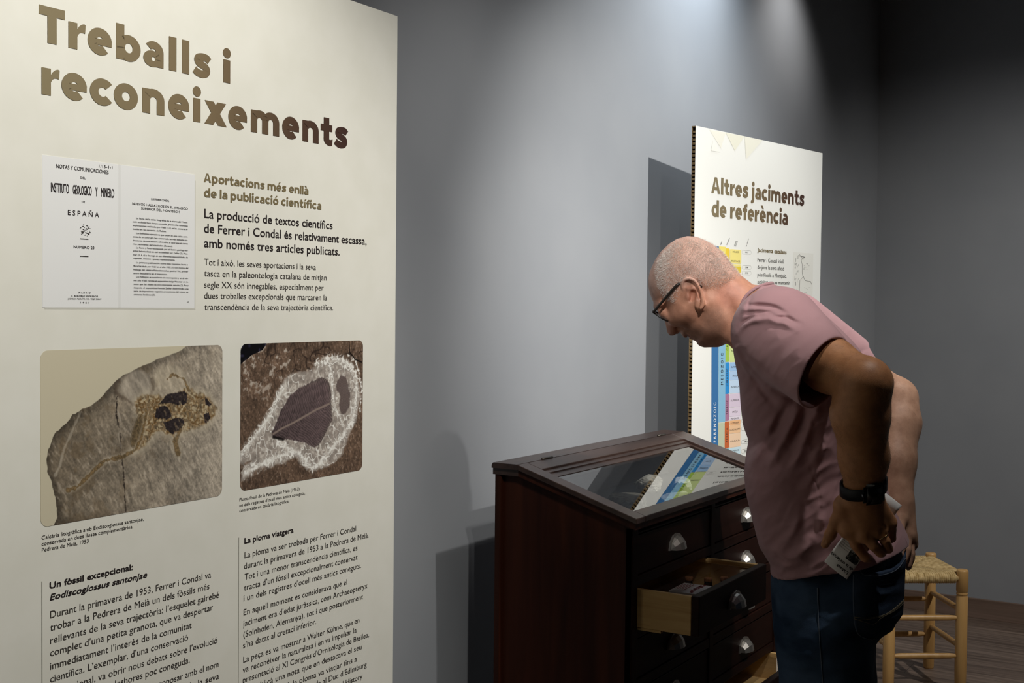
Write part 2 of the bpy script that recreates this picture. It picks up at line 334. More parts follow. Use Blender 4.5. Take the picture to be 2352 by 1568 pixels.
HEAD_CTRL = [(0.301, 1.6853, 0.074, 0.075), (0.25, 1.685, 0.076, 0.075), (0.1995, 1.6673, 0.076, 0.07), (0.3319, 1.645, 0.068, 0.07), (0.3451, 1.6095, 0.062, 0.06), (0.2895, 1.6296, 0.079, 0.07), (0.2387, 1.6296, 0.08, 0.07), (0.1892, 1.6298, 0.074, 0.07), (0.3345, 1.5738, 0.06, 0.055), (0.3105, 1.579, 0.068, 0.055), (0.2844, 1.5868, 0.073, 0.055), (0.2588, 1.5944, 0.076, 0.06), (0.2186, 1.5871, 0.074, 0.06), (0.1796, 1.6099, 0.066, 0.06), (0.3371, 1.5509, 0.046, 0.045), (0.3265, 1.5407, 0.036, 0.04), (0.3131, 1.5409, 0.04, 0.045), (0.3011, 1.5487, 0.056, 0.05), (0.2897, 1.5589, 0.068, 0.055), (0.3272, 1.5252, 0.011, 0.02), (0.3197, 1.5073, 0.0125, 0.02), (0.3125, 1.492, 0.0165, 0.018), (0.2994, 1.4897, 0.0175, 0.016), (0.3022, 1.5012, 0.017, 0.02), (0.2913, 1.4976, 0.022, 0.02), (0.3076, 1.523, 0.03, 0.03), (0.2938, 1.5284, 0.05, 0.04), (0.283, 1.4901, 0.026, 0.025), (0.2727, 1.4826, 0.025, 0.022), (0.2716, 1.498, 0.038, 0.03), (0.2808, 1.5133, 0.05, 0.04), (0.2644, 1.5288, 0.062, 0.05), (0.2436, 1.5492, 0.07, 0.055), (0.2625, 1.4763, 0.024, 0.02), (0.2519, 1.4753, 0.027, 0.024), (0.2507, 1.4908, 0.041, 0.035), (0.247, 1.5112, 0.056, 0.045), (0.2286, 1.5242, 0.065, 0.05), (0.2416, 1.4627, 0.026, 0.024), (0.2234, 1.4619, 0.03, 0.026), (0.2247, 1.4811, 0.046, 0.04), (0.2186, 1.5016, 0.06, 0.045), (0.2033, 1.5245, 0.066, 0.05), (0.1987, 1.5497, 0.066, 0.055), (0.1947, 1.4664, 0.04, 0.035), (0.1888, 1.4894, 0.054, 0.045), (0.1738, 1.5123, 0.058, 0.05), (0.174, 1.5499, 0.062, 0.055), (0.1596, 1.5851, 0.062, 0.055), (0.1399, 1.6001, 0.064, 0.06), (0.1317, 1.5703, 0.068, 0.06), (0.1484, 1.5002, 0.062, 0.055), (0.1437, 1.5353, 0.066, 0.06), (0.09, 1.585, 0.062, 0.055), (0.06, 1.55, 0.062, 0.055), (0.05, 1.45, 0.06, 0.05), (0.1, 1.42, 0.06, 0.05), (0.1, 1.5, 0.064, 0.055)]
EAR_RIM = [(0.2682, 1.5887), (0.2696, 1.5987), (0.2652, 1.6082), (0.2535, 1.6117), (0.241, 1.6075), (0.2321, 1.5964), (0.2257, 1.5816), (0.2223, 1.5667), (0.2221, 1.5543), (0.2259, 1.5456), (0.2326, 1.5468), (0.2377, 1.5542)]
EAR_ANTI = [(0.257, 1.5901), (0.2457, 1.5889), (0.2381, 1.5765), (0.2353, 1.5616), (0.2364, 1.5517)]
HAIR = [(0.2982, 1.6934), (0.3209, 1.6746), (0.3384, 1.6494), (0.3382, 1.6292), (0.3301, 1.5989), (0.317, 1.5762), (0.3066, 1.5637), (0.2861, 1.5563), (0.2762, 1.574), (0.2766, 1.5991), (0.2566, 1.613), (0.2364, 1.6093), (0.2211, 1.5894), (0.1962, 1.5895), (0.1716, 1.5996), (0.1423, 1.622), (0.1624, 1.6442), (0.1825, 1.6716), (0.2051, 1.6891), (0.2328, 1.7017), (0.263, 1.7082)]
FOLD_UP = [[(0.1238, 1.5051), (0.1099, 1.5195), (0.0913, 1.5293), (0.0703, 1.5319), (0.0518, 1.5321)], [(0.0588, 1.5391), (0.0378, 1.5299), (0.0194, 1.5278), (0.0055, 1.521), (-0.0083, 1.5165)], [(0.1104, 1.5528), (0.0753, 1.5531), (0.0474, 1.5487), (0.0241, 1.5372)], [(0.1102, 1.5361), (0.0868, 1.54), (0.0635, 1.5402), (0.038, 1.5393)], [(0.1036, 1.5694), (0.1069, 1.5528), (0.1078, 1.5385)]]
FOLD_LOW = [[(0.0562, 1.3014), (0.0635, 1.2638), (0.0876, 1.2341), (0.11, 1.2008)], [(-0.0037, 1.3462), (0.012, 1.305), (0.0321, 1.2652), (0.0695, 1.2028)], [(-0.0287, 1.333), (-0.0159, 1.2796), (-0.0028, 1.2437), (0.0173, 1.2041)], [(-0.0453, 1.3599), (-0.0373, 1.3333), (-0.0326, 1.3067)], [(-0.0503, 1.2688), (-0.034, 1.2276), (-0.0258, 1.2063)]]
FOLD_CREASE = [[(0.0162, 1.3508), (0.0331, 1.3254), (0.0533, 1.2856), (0.0789, 1.2434)], [(-0.0149, 1.3413), (0.0015, 1.2966), (0.0199, 1.2604)], [(0.1265, 1.4687), (0.1048, 1.4317), (0.0726, 1.3969), (0.0268, 1.3646), (-0.0028, 1.3479), (-0.0252, 1.3381)], [(0.0472, 1.3391), (0.081, 1.3735), (0.1152, 1.4207)]]
HEM_FOLD = [[(0.0647, 1.0197), (0.0407, 1.0307), (0.0195, 1.02), (-0.0102, 1.0344), (-0.0305, 1.0634)], [(0.0494, 1.0085), (0.0221, 0.9982), (-0.0074, 1.0189)], [(-0.0087, 1.1231), (0.0055, 1.0793), (0.0289, 1.047)], [(-0.047, 1.1316), (-0.0508, 1.0831)]]
HEM_CREASE = [[(0.0287, 1.0347), (0.0079, 1.0423), (-0.0099, 1.0528)], [(0.0532, 0.968), (0.0186, 0.9692), (-0.0259, 0.9804), (-0.0874, 1.0005)]]
HAND = {'wrist': (-0.1359, 0.262, 1.1796), 'pi': (-0.1082, 0.236, 1.0984), 'pm': (-0.1376, 0.242, 1.0925), 'pr': (-0.1653, 0.236, 1.1004), 'pp': (-0.1842, 0.222, 1.1144), 'i1': (-0.1224, 0.234, 1.066), 'i2': (-0.1404, 0.222, 1.0408), 'i3': (-0.1477, 0.205, 1.0354), 'm1': (-0.1566, 0.24, 1.0695), 'm2': (-0.1701, 0.222, 1.0528), 'm3': (-0.1732, 0.205, 1.048), 'r1': (-0.1791, 0.232, 1.0794), 'r2': (-0.1859, 0.214, 1.0596), 'r3': (-0.1867, 0.2, 1.0552), 'k1': (-0.192, 0.215, 1.1004), 'k2': (-0.1922, 0.2, 1.079), 'k3': (-0.1896, 0.19, 1.0734), 't0': (-0.0977, 0.25, 1.1491), 't1': (-0.0828, 0.232, 1.1131), 't2': (-0.0706, 0.222, 1.0818), 't3': (-0.0601, 0.216, 1.0601)}
RHAND = {'wrist': (-0.2055, -0.18, 1.0844), 'pi': (-0.2202, -0.17, 1.0226), 'pm': (-0.2263, -0.18, 1.009), 'pr': (-0.2284, -0.2, 0.9973), 'pp': (-0.2266, -0.215, 0.9923), 'i1': (-0.2228, -0.15, 0.9919), 'i2': (-0.2156, -0.14, 0.97), 'm1': (-0.2307, -0.165, 0.9794), 'm2': (-0.2254, -0.16, 0.9536), 'r1': (-0.231, -0.19, 0.9644), 'r2': (-0.2256, -0.19, 0.9434), 'k1': (-0.227, -0.21, 0.9664), 'k2': (-0.2235, -0.21, 0.9475), 't0': (-0.2041, -0.16, 1.062), 't1': (-0.2048, -0.135, 1.0338), 't2': (-0.2072, -0.13, 1.0117)}
LARM = {'s': (0.0552, 0.175, 1.5178), 'u1': (-0.0657, 0.27, 1.4344), 'e': (-0.1389, 0.345, 1.404), 'f1': (-0.1296, 0.33, 1.3431), 'f2': (-0.1364, 0.29, 1.2532), 'w': (-0.1359, 0.262, 1.1814)}
RARM = {'s': (0.0601, -0.19, 1.5085), 'u1': (-0.0907, -0.25, 1.3995), 'e': (-0.19, -0.29, 1.3315), 'f1': (-0.1932, -0.27, 1.2752), 'f2': (-0.1914, -0.22, 1.1863), 'w': (-0.1974, -0.185, 1.0985)}
POCKET = [(-0.1153, 0.9929), (-0.1181, 0.9146), (-0.1259, 0.8687), (-0.1512, 0.8507), (-0.165, 0.8505), (-0.1949, 0.8692), (-0.2163, 0.8914), (-0.2183, 0.9347), (-0.2205, 1.0311), (-0.2087, 1.0116), (-0.1924, 1.0046), (-0.1375, 0.9989), (-0.1276, 1.0055)]
STITCH = [[(-0.1191, 0.9063), (-0.1399, 0.8995), (-0.1593, 0.8926), (-0.1728, 0.9038), (-0.1944, 0.9129), (-0.2172, 0.9235)], [(-0.1192, 0.9034), (-0.1536, 0.905), (-0.189, 0.9096), (-0.2173, 0.9192)], [(-0.1191, 0.9092), (-0.1508, 0.9076), (-0.1835, 0.9111), (-0.2172, 0.9263)], [(-0.1284, 1.0066), (-0.1382, 0.9959), (-0.1711, 0.9961), (-0.2009, 1.0021), (-0.2195, 1.0192)], [(-0.1161, 0.9956), (-0.1186, 0.9193), (-0.1266, 0.8737), (-0.1517, 0.8553), (-0.1654, 0.8554)]]
JEAN_SEAM = [(-0.0435, 0.9601), (-0.048, 0.8913), (-0.0526, 0.834), (-0.0587, 0.7573)]
SHIRT_SEAM = [(-0.021, 1.2319), (-0.0319, 1.196), (-0.0443, 1.1603), (-0.0477, 1.1301), (-0.0515, 1.0788)]
GLASS_TEMPLE = [(0.3378, 1.5365), (0.2752, 1.6023), (0.2375, 1.6021), (0.2262, 1.5959)]
GLASS_FRONT = [(0.343, 1.5373), (0.3052, 1.5135)]
BROCH = [(-0.059, 0.216, 1.0246), (-0.1049, 0.216, 0.991), (-0.2002, 0.205, 1.1528), (-0.1734, 0.205, 1.1772)]
COLLAR = [(0.0787, 1.6037), (0.098, 1.5975), (0.1149, 1.5875), (0.1293, 1.5726), (0.1388, 1.5527), (0.1459, 1.5353), (0.1555, 1.5178), (0.1589, 1.5004), (0.16, 1.4879)]

# ------------------------------------------------------------ lettering
def text_geo(s, extra=0.0, shear=0.0):
    """outline of one text line with unit font size -> (verts Nx2, faces)"""
    cu = bpy.data.curves.new('line', 'FONT')
    cu.body = s
    cu.size = 1.0
    cu.resolution_u = 3
    cu.shear = shear
    o = bpy.data.objects.new('line', cu)
    me = bpy.data.meshes.new_from_object(o)
    n = len(me.vertices)
    co = np.empty(n * 3)
    me.vertices.foreach_get('co', co)
    co = co.reshape(-1, 3)[:, :2]
    F = [tuple(p.vertices) for p in me.polygons]
    bpy.data.objects.remove(o)
    bpy.data.curves.remove(cu)
    bpy.data.meshes.remove(me)
    return co, F


_c, _ = text_geo('H')
CAPH = float(_c[:, 1].max())


def text_block(name, lines, cap, parent, m, bold=0.0, depth=0.0006, fit=True, rot=None):
    """lines: (text, x_left, x_right, baseline z[, cap]) in panel metres"""
    V, F = [], []
    for ln in lines:
        t, x0, x1, z = ln[:4]
        cp = ln[4] if len(ln) > 4 else cap
        sh = 0.0
        if t.startswith('/'):
            t, sh = t[1:], 0.22
        co, fs = text_geo(t, shear=sh)
        if not len(co):
            continue
        co = co.copy()
        sz = cp / CAPH
        xa, xb = co[:, 0].min(), co[:, 0].max()
        co[:, 0] = (co[:, 0] - xa) / (xb - xa) * (x1 - x0) + x0
        co[:, 1] = co[:, 1] * sz + z
        offs = [(0, 0)]
        if bold:
            offs = [(bold * cp * math.cos(a), bold * cp * math.sin(a)) for a in np.linspace(0, 2 * math.pi, 9)[:-1]] + [(0, 0)]
        for k, (dx, dz) in enumerate(offs):
            b = len(V)
            V += [(x + dx, -depth - k * 2e-6, y + dz) for x, y in co]
            F += [tuple(i + b for i in f) for f in fs]
    return pyobj(name, V, F, m, parent)


# heavy geometric sans drawn glyph by glyph; units: x-height = 1
def ring(cx, cy, rx, ry, ix, iy, a0=0, a1=360, n=40, icx=None, icy=None):
    icx = cx if icx is None else icx
    icy = cy if icy is None else icy
    out = []
    A = [math.radians(a0 + (a1 - a0) * k / n) for k in range(n + 1)]
    for p, q in zip(A[:-1], A[1:]):
        out.append([(cx + rx * math.cos(p), cy + ry * math.sin(p)), (cx + rx * math.cos(q), cy + ry * math.sin(q)),
                    (icx + ix * math.cos(q), icy + iy * math.sin(q)), (icx + ix * math.cos(p), icy + iy * math.sin(p))])
    return out


def rect(x0, x1, y0, y1):
    return [[(x0, y0), (x1, y0), (x1, y1), (x0, y1)]]


def disc(cx, cy, rx, ry, n=28):
    return [[(cx + rx * math.cos(2 * math.pi * k / n), cy + ry * math.sin(2 * math.pi * k / n)) for k in range(n)]]


def ribbon(pts, wd, n=10):
    P = catmull(pts, n)
    out = []
    L, Rr = [], []
    for i, p in enumerate(P):
        t = P[min(i + 1, len(P) - 1)] - P[max(i - 1, 0)]
        t = t / np.linalg.norm(t)
        q = np.array([-t[1], t[0]]) * wd / 2
        L.append(p + q); Rr.append(p - q)
    for i in range(len(P) - 1):
        out.append([tuple(L[i]), tuple(Rr[i]), tuple(Rr[i + 1]), tuple(L[i + 1])])
    return out


def glyph(ch, S):
    """polygons and width of one letter; S = stem width"""
    Hb = S * 0.83
    acc = []
    if ch in 'àèéóí':
        d = {'à': 'a', 'è': 'e', 'é': 'e', 'ó': 'o', 'í': 'ı'}[ch]
        P, wd = glyph(d, S)
        c = wd / 2
        if ch in 'àè':
            acc = [[(c - .42, 1.46), (c - .05, 1.46), (c + .16, 1.14), (c - .12, 1.14)]]
        else:
            acc = [[(c + .42, 1.46), (c + .05, 1.46), (c - .16, 1.14), (c + .12, 1.14)]]
        return P + acc, wd
    g = 0.345
    if ch == 'T':
        return rect(0, 1.157, 1.348 - Hb, 1.348) + rect(.5785 - S / 2, .5785 + S / 2, 0, 1.348), 1.157
    if ch == 'L':
        return rect(0, S, 0, 1.348) + rect(0, .9, 0, Hb), .9
    if ch == 'A':
        wd = 1.5
        k = S * 1.02
        return [[(0, 0), (k, 0), (.75 + k * .12, 1.348), (.75 - k * .5, 1.348)],
                [(wd, 0), (wd - k, 0), (.75 - k * .12, 1.348), (.75 + k * .5, 1.348)]] + rect(.3, 1.2, .27, .27 + Hb * .82), wd
    if ch == 'l':
        return rect(0, S, 0, 1.396), S
    if ch in 'iıj':
        wd = S * 1.15
        P = rect(wd / 2 - S / 2, wd / 2 + S / 2, 0, 1) if ch != 'j' else rect(wd / 2 - S / 2, wd / 2 + S / 2, -.05, 1)
        if ch == 'j':
            P += ring(wd / 2 - .18, -.05, .18 + S / 2, .34, max(.02, .18 - S / 2), .06, 270, 360, 14) + [[(wd / 2 - .42, -.39), (wd / 2 - .18, -.39), (wd / 2 - .18, -.11), (wd / 2 - .38, -.13)]]
        if ch != 'ı':
            P += disc(wd / 2, 1.29, S * .575, S * .53)
        return P, wd
    if ch == 'r':
        return rect(0, S, 0, 1) + [[(S * .9, .45), (S * .9, .72), (S + .09, .90), (S + .2, .985), (S + .31, 1.02), (.807, 1.0), (.775, .66), (.68, .675), (.58, .665), (.5, .62), (S + .01, .50)]], .79
    if ch in 'nmhu':
        gap = 1.175 - 2 * S if ch != 'm' else (1.871 - 3 * S) / 2
        if ch == 'u':
            P, wd = glyph('n', S)
            return [[(wd - x, 1 - y) for x, y in q] for q in P], wd
        P = rect(0, S, 0, 1 if ch != 'h' else 1.396)
        for k in range(2 if ch == 'm' else 1):
            x = S + k * (gap + S)
            cx = x + gap / 2
            P += ring(cx, .56, gap / 2 + S, .465, gap / 2, .465 - Hb * .96, 0, 180, 26)
            P += rect(x + gap, x + gap + S, 0, .56)
        return P, (1.175 if ch != 'm' else 1.871)
    if ch == 'o':
        return ring(.6145, .5, .6145, .525, .6145 - S, .525 - Hb), 1.229
    if ch == 'c':
        return ring(.6145, .5, .6145, .525, .6145 - S, .525 - Hb, 42, 318, 36), 1.066
    if ch == 'e':
        P = ring(.59, .5, .59, .525, .59 - S, .525 - Hb, 6, 312, 40)
        yb = .5 - .5 * Hb * .62 + .0
        return P + rect(S * .8, 1.168, yb - .03, yb + Hb * .62 - .0), 1.176
    if ch in 'bdpq':
        P = rect(0, S, 0, 1.396) + ring(.64, .5, .607, .525, max(.03, .607 - S), .525 - Hb * .97)
        P += rect(0, S, 0, .5)
        wd = 1.247
        if ch in 'pq':
            P = [[(x, 1 - y) for x, y in q] for q in P]
        if ch in 'dq':
            P = [[(wd - x, y) for x, y in q] for q in P]
        return P, wd
    if ch == 'a':
        P = rect(1.079 - S, 1.079, 0, .62)
        P += ring(.54, .60, .539, .425, .539 - S, .425 - Hb * .9, 0, 90, 18)
        P += ring(.54, .60, .50, .425, .50 - S * .8, .425 - Hb * .9, 90, 142, 12)
        P += ring(.47, .305, .47, .33, max(.05, .47 - S * .9), max(.05, .33 - Hb * .70), icx=.53)
        return P, 1.079
    if ch == 's':
        return ribbon([(.93, .735), (.80, .835), (.55, .865), (.27, .80), (.215, .69), (.32, .585), (.55, .515), (.76, .42), (.82, .305), (.72, .19), (.48, .135), (.22, .18), (.06, .285)], Hb * .95, 6), 1.02
    if ch == 't':
        c = .22
        return rect(c, c + S, .3, 1.33) + rect(0, .86, 1 - Hb * .92, 1.0) + ring(c + S + .10, .30, .10 + S, .32, .10, .32 - Hb * .9, 180, 270, 16) + [[(c + S + .09, -.02), (.86, .02), (.89, .33), (c + S + .1, Hb * .9 - .02)]], .89
    if ch == 'f':
        c = .2
        return rect(c, c + S, 0, 1.1) + rect(0, .8, 1 - Hb * .92, 1.0) + ring(c + S + .10, 1.06, .10 + S, .36, .10, .36 - Hb * .9, 90, 180, 16) + [[(c + S + .09, 1.42), (.85, 1.40), (.83, 1.10), (c + S + .1, 1.42 - Hb * .9)]], .80
    if ch == 'x':
        k = S * 1.28
        return [[(0, 0), (k, 0), (1.30, 1), (1.30 - k, 1)], [(.02, 1), (k + .02, 1), (1.337, 0), (1.337 - k, 0)]], 1.337
    return [], .42


def heavy_text(name, lines, S, parent, m, depth=0.0007):
    """lines: (text, x_left, x_right, baseline z, x-height, optional letter starts)"""
    V, F = [], []
    for t, x0, x1, zb, xh, starts in lines:
        pens, X = [], 0.0
        last_w = 0
        for k, ch in enumerate(t):
            P, wd = glyph(ch, S)
            pens.append((P, X if starts is None else starts[k]))
            X += wd + (0.135 if ch != ' ' else 0.10)
            last_w = wd
        tot = (X - 0.135) if starts is None else starts[-1] + last_w
        sx = (x1 - x0) / tot
        for P, px in pens:
            for q in P:
                b = len(V)
                d = depth + (b % 7) * 1e-6
                V += [(x0 + (px + x) * sx, -d, zb + y * xh) for x, y in q]
                F.append(tuple(range(b, b + len(q))))
    me = bpy.data.meshes.new(name)
    me.from_pydata(V, [], F)
    bm = bmesh.new()
    bm.from_mesh(me)
    bmesh.ops.triangulate(bm, faces=[f for f in bm.faces if len(f.verts) > 4], ngon_method='EAR_CLIP')
    bm.to_mesh(me)
    bm.free()
    return link(name, me, m, parent)


# ------------------------------------------------------------ printed pictures (procedural, one colour per vertex)
def vnoise(x, y, f, seed=0):
    r = np.random.default_rng(seed)
    G = r.random((257, 257))
    X = x * f; Y = y * f
    xi = np.floor(X).astype(int); yi = np.floor(Y).astype(int)
    u = X - xi; v = Y - yi
    u = u * u * (3 - 2 * u); v = v * v * (3 - 2 * v)
    g = lambda a, b: G[a % 257, b % 257]
    return (g(xi, yi) * (1 - u) + g(xi + 1, yi) * u) * (1 - v) + (g(xi, yi + 1) * (1 - u) + g(xi + 1, yi + 1) * u) * v


def fbm(x, y, f, seed=0, oct=4):
    s, a, t = 0, 1.0, 0
    for k in range(oct):
        s = s + a * vnoise(x, y, f * 2 ** k, seed + k * 13)
        t += a
        a *= 0.55
    return s / t


def sd_seg(x, y, a, b):
    ax, ay = a; bx, by = b
    dx, dy = bx - ax, by - ay
    t = np.clip(((x - ax) * dx + (y - ay) * dy) / (dx * dx + dy * dy + 1e-12), 0, 1)
    return np.hypot(x - ax - t * dx, y - ay - t * dy)


def sd_line(x, y, P):
    d = np.full(np.shape(x), 9.0)
    for a, b in zip(P[:-1], P[1:]):
        d = np.minimum(d, sd_seg(x, y, a, b))
    return d


def sd_poly(x, y, P):
    d = sd_line(x, y, list(P) + [P[0]])
    ins = np.zeros(np.shape(x), bool)
    n = len(P)
    for i in range(n):
        (x1, y1), (x2, y2) = P[i], P[(i + 1) % n]
        c = ((y1 > y) != (y2 > y))
        xc = (x2 - x1) * (y - y1) / (y2 - y1 + 1e-15) + x1
        ins ^= c & (x < xc)
    return np.where(ins, -d, d)


def sm(a, b, x):
    t = np.clip((x - a) / (b - a), 0, 1)
    return t * t * (3 - 2 * t)


def mixc(c, d, m):
    return c * (1 - m[..., None]) + np.asarray(d, float) * m[..., None]


def picture(name, x0, x1, z0, z1, rad, step, shade, parent, m, depth=0.0005):
    nx = int((x1 - x0) / step); nz = int((z1 - z0) / step)
    xs = np.linspace(x0, x1, nx + 1); zs = np.linspace(z0, z1, nz + 1)
    X, Zz = np.meshgrid(xs, zs, indexing='ij')
    col = np.clip(shade(X, Zz), 0, 1)
    col = np.where(col <= 0.04045, col / 12.92, ((col + 0.055) / 1.055) ** 2.4)
    # pull the border cells onto the rounded corners
    cx = np.clip(X, x0 + rad, x1 - rad); cz = np.clip(Zz, z0 + rad, z1 - rad)
    dx, dz = X - cx, Zz - cz
    r = np.hypot(dx, dz)
    k = np.where(r > rad, rad / np.maximum(r, 1e-9), 1.0)
    Xr, Zr = cx + dx * k, cz + dz * k
    V = np.stack([Xr.ravel(), np.full(X.size, -depth), Zr.ravel()], 1)
    I = np.arange(X.size).reshape(X.shape)
    F = np.stack([I[:-1, :-1], I[1:, :-1], I[1:, 1:], I[:-1, 1:]], -1).reshape(-1, 4)
    me = bpy.data.meshes.new(name)
    me.vertices.add(len(V)); me.vertices.foreach_set('co', V.ravel())
    me.loops.add(F.size); me.loops.foreach_set('vertex_index', F.ravel().astype(np.int32))
    me.polygons.add(len(F)); me.polygons.foreach_set('loop_start', np.arange(0, F.size, 4, dtype=np.int32))
    me.update(calc_edges=True)
    at = me.color_attributes.new('Col', 'FLOAT_COLOR', 'POINT')
    at.data.foreach_set('color', np.concatenate([col.reshape(-1, 3), np.ones((X.size, 1))], 1).astype(np.float32).ravel())
    return link(name, me, m, parent)


# ------------------------------------------------------------ panels
m_sheet = noise_mix(mat('cream printed sheet', rough=0.55, spec=0.25), srgb(226, 224, 212), srgb(230, 228, 217), (14, 14, 14), 3)
m_sheet2 = mat('white printed sheet', srgb(238, 238, 231), 0.55, spec=0.25)
m_kraft = noise_mix(mat('kraft honeycomb card', rough=0.9, spec=0.1), (0.17, 0.115, 0.055), (0.27, 0.185, 0.09), (60, 60, 12), 3)
m_kdark = mat('dark cells of the card', (0.02, 0.014, 0.008), 0.95, spec=0.05)
m_ink = mat('dark ink', srgb(44, 38, 38), 0.6, spec=0.2)
m_inkl = mat('grey ink', srgb(66, 62, 58), 0.6, spec=0.2)
m_khaki = mat('khaki ink', srgb(122, 109, 80), 0.6, spec=0.2)
m_rule = mat('rule grey', srgb(150, 148, 138), 0.6, spec=0.2)
m_page = mat('page facsimile white', srgb(231, 231, 229), 0.55, spec=0.25)
m_gut = mat('page gutter grey', srgb(222, 222, 219), 0.55, spec=0.25)
m_pshade = mat('printed drop shade', srgb(206, 204, 193), 0.55, spec=0.25)
m_pic = attr_mat('photo print', 0.5, 0.25)


def grad_ink(name, xa, xb, slope=0.0):
    m = mat(name, rough=0.6, spec=0.2)
    tc = N(m, 'ShaderNodeTexCoord'); sp = N(m, 'ShaderNodeSeparateXYZ'); Lk(m, tc.outputs['Object'], sp.inputs[0])
    mr = N(m, 'ShaderNodeMapRange'); mr.inputs['From Min'].default_value = xa; mr.inputs['From Max'].default_value = xb
    Lk(m, sp.outputs['X'], mr.inputs['Value'])
    cr = N(m, 'ShaderNodeValToRGB'); e = cr.color_ramp.elements
    e[0].color = (*srgb(132, 120, 92), 1); e[1].color = (*srgb(66, 46, 40), 1)
    x = e.new(0.45); x.color = (*srgb(122, 106, 80), 1)
    x = e.new(0.78); x.color = (*srgb(84, 64, 50), 1)
    Lk(m, mr.outputs[0], cr.inputs['Fac']); Lk(m, cr.outputs[0], bsdf(m).inputs['Base Color'])
    return m


TH = 0.0144


def board(root, x0, x1, ht, sheet):
    boxobj('front_sheet', (x0, x1, 0, .0012, 0, ht), sheet, root)
    boxobj('back_sheet', (x0, x1, TH - .0012, TH, 0, ht), m_kraft, root)
    bm = bmesh.new()
    box(bm, x0 + .005, x1 - .005, .0012, TH - .0012, .002, ht - .004, 1)
    p = 0.0125
    for k in range(int(ht / p)):                      # ribs of the honeycomb show along both edges
        z = k * p
        box(bm, x0 + .0002, x0 + .006, .0012, TH - .0012, z, z + p * (.52 + .12 * random.random()))
        box(bm, x1 - .006, x1 - .0002, .0012, TH - .0012, z, z + p * .6)
    box(bm, x0 + .0003, x1 - .0003, .0012, TH - .0012, ht - .004, ht - .0002)
    obj('honeycomb_core', bm, [m_kraft, m_kdark], root)


# --- large panel on the left
pa = thing('information_panel', 'tall cream cardboard panel in the left foreground headed Treballs i reconeixements', 'information panel', (1.9551, 1.4933, 0), math.radians(0.6674))
board(pa, -0.93, 0.0, 2.12, m_sheet)
X0 = -0.8396
S1 = [0, 1.315, 2.207, 3.59, 4.975, 6.346, 7.067, 7.709, 8.9, 9.45]
S2 = [0, .891, 2.206, 3.365, 4.819, 6.205, 7.573, 8.244, 9.675, 11.09, 13.165, 14.572, 15.899, 16.943]
xh = 0.03794
m_title = grad_ink('title ink', -0.84, -0.16)
heavy_text('title_line', [('Treballs i', X0, X0 + xh * (9.45 + .415 * 1.15), 1.9135, xh, S1)], .415, pa, m_title)
heavy_text('title_line', [('reconeixements', X0 + .0041, X0 + .0041 + xh * (16.943 + 1.02), 1.8400, xh, S2)], .415, pa, m_title)
for nm, st, cp, ls in A_BLOCKS:
    if nm == 'subtitle':
        heavy_text('subtitle_text', [(t, a, b, z, cp / 1.348, None) for t, a, b, z in ls], .36, pa, m_khaki)
        continue
    m = m_ink if st in ('regular', 'bold2') else m_inkl
    text_block({'lead_text': 'lead_text', 'body_text': 'body_text'}.get(nm, 'section_heading' if 'heading' in nm else 'photo_caption' if 'caption' in nm else 'section_text'),
               ls, cp, pa, m, {'bold2': .042, 'regular': .018, 'light': 0.0}[st])
for x, z0, z1 in ((-.8362, .80, 1.1483), (-.4402, .80, 1.1486)):
    boxobj('rule_line', (x - .0006, x + .0006, -.0005, .0, z0, z1), m_rule, pa)
# facsimile of two book pages
bm = bmesh.new()
box(bm, -.8345, -.5435, -.0004, 0, 1.5391, 1.7550, 0)
for k, (dx, dz) in enumerate(((.0012, -.0012), (.0024, -.0024))):
    box(bm, -.8345 + .004, -.5435 + dx, -.0003 + k * .0001, 0, 1.5391 + dz, 1.745, 2)
box(bm, -.6990, -.6945, -.00045, 0, 1.5391, 1.7550, 1)
pgs = obj('page_facsimile', bm, [m_page, m_gut, m_pshade], pa)
BIGW = ('INSTITUTO', 'GEOLOGICO', 'Y', 'MINERO')
serif = [l for l in A_PAGE if l[0] not in BIGW]
text_block('page_text', serif, .0024, pgs, m_ink, 0.012, depth=.0008)
text_block('page_text', [l for l in A_PAGE if l[0] in BIGW], .0129, pgs, m_ink, .018, depth=.0008)
for zc in (1.6398, 1.6144):
    boxobj('page_rule', (-.7699, -.7547, -.0008, 0, zc - .0006, zc + .0006), m_inkl, pgs)
bm = bmesh.new()
for k in range(46):                                   # worn engraved emblem
    a = random.random() * 6.28; r = .011 * math.sqrt(random.random())
    x, z = -.7602 + r * math.cos(a) * .9, 1.6525 + r * math.sin(a) * .8
    s = .0003 + .0006 * random.random()
    box(bm, x - s * 1.6, x + s * 1.6, -.0008, 0, z - s * .6, z + s * .6)
obj('page_ornament', bm, m_inkl, pgs)


def ridge(x, z, f, seed, oct=2):
    return 1 - np.abs(fbm(x, z, f, seed, oct) - .5) * 2


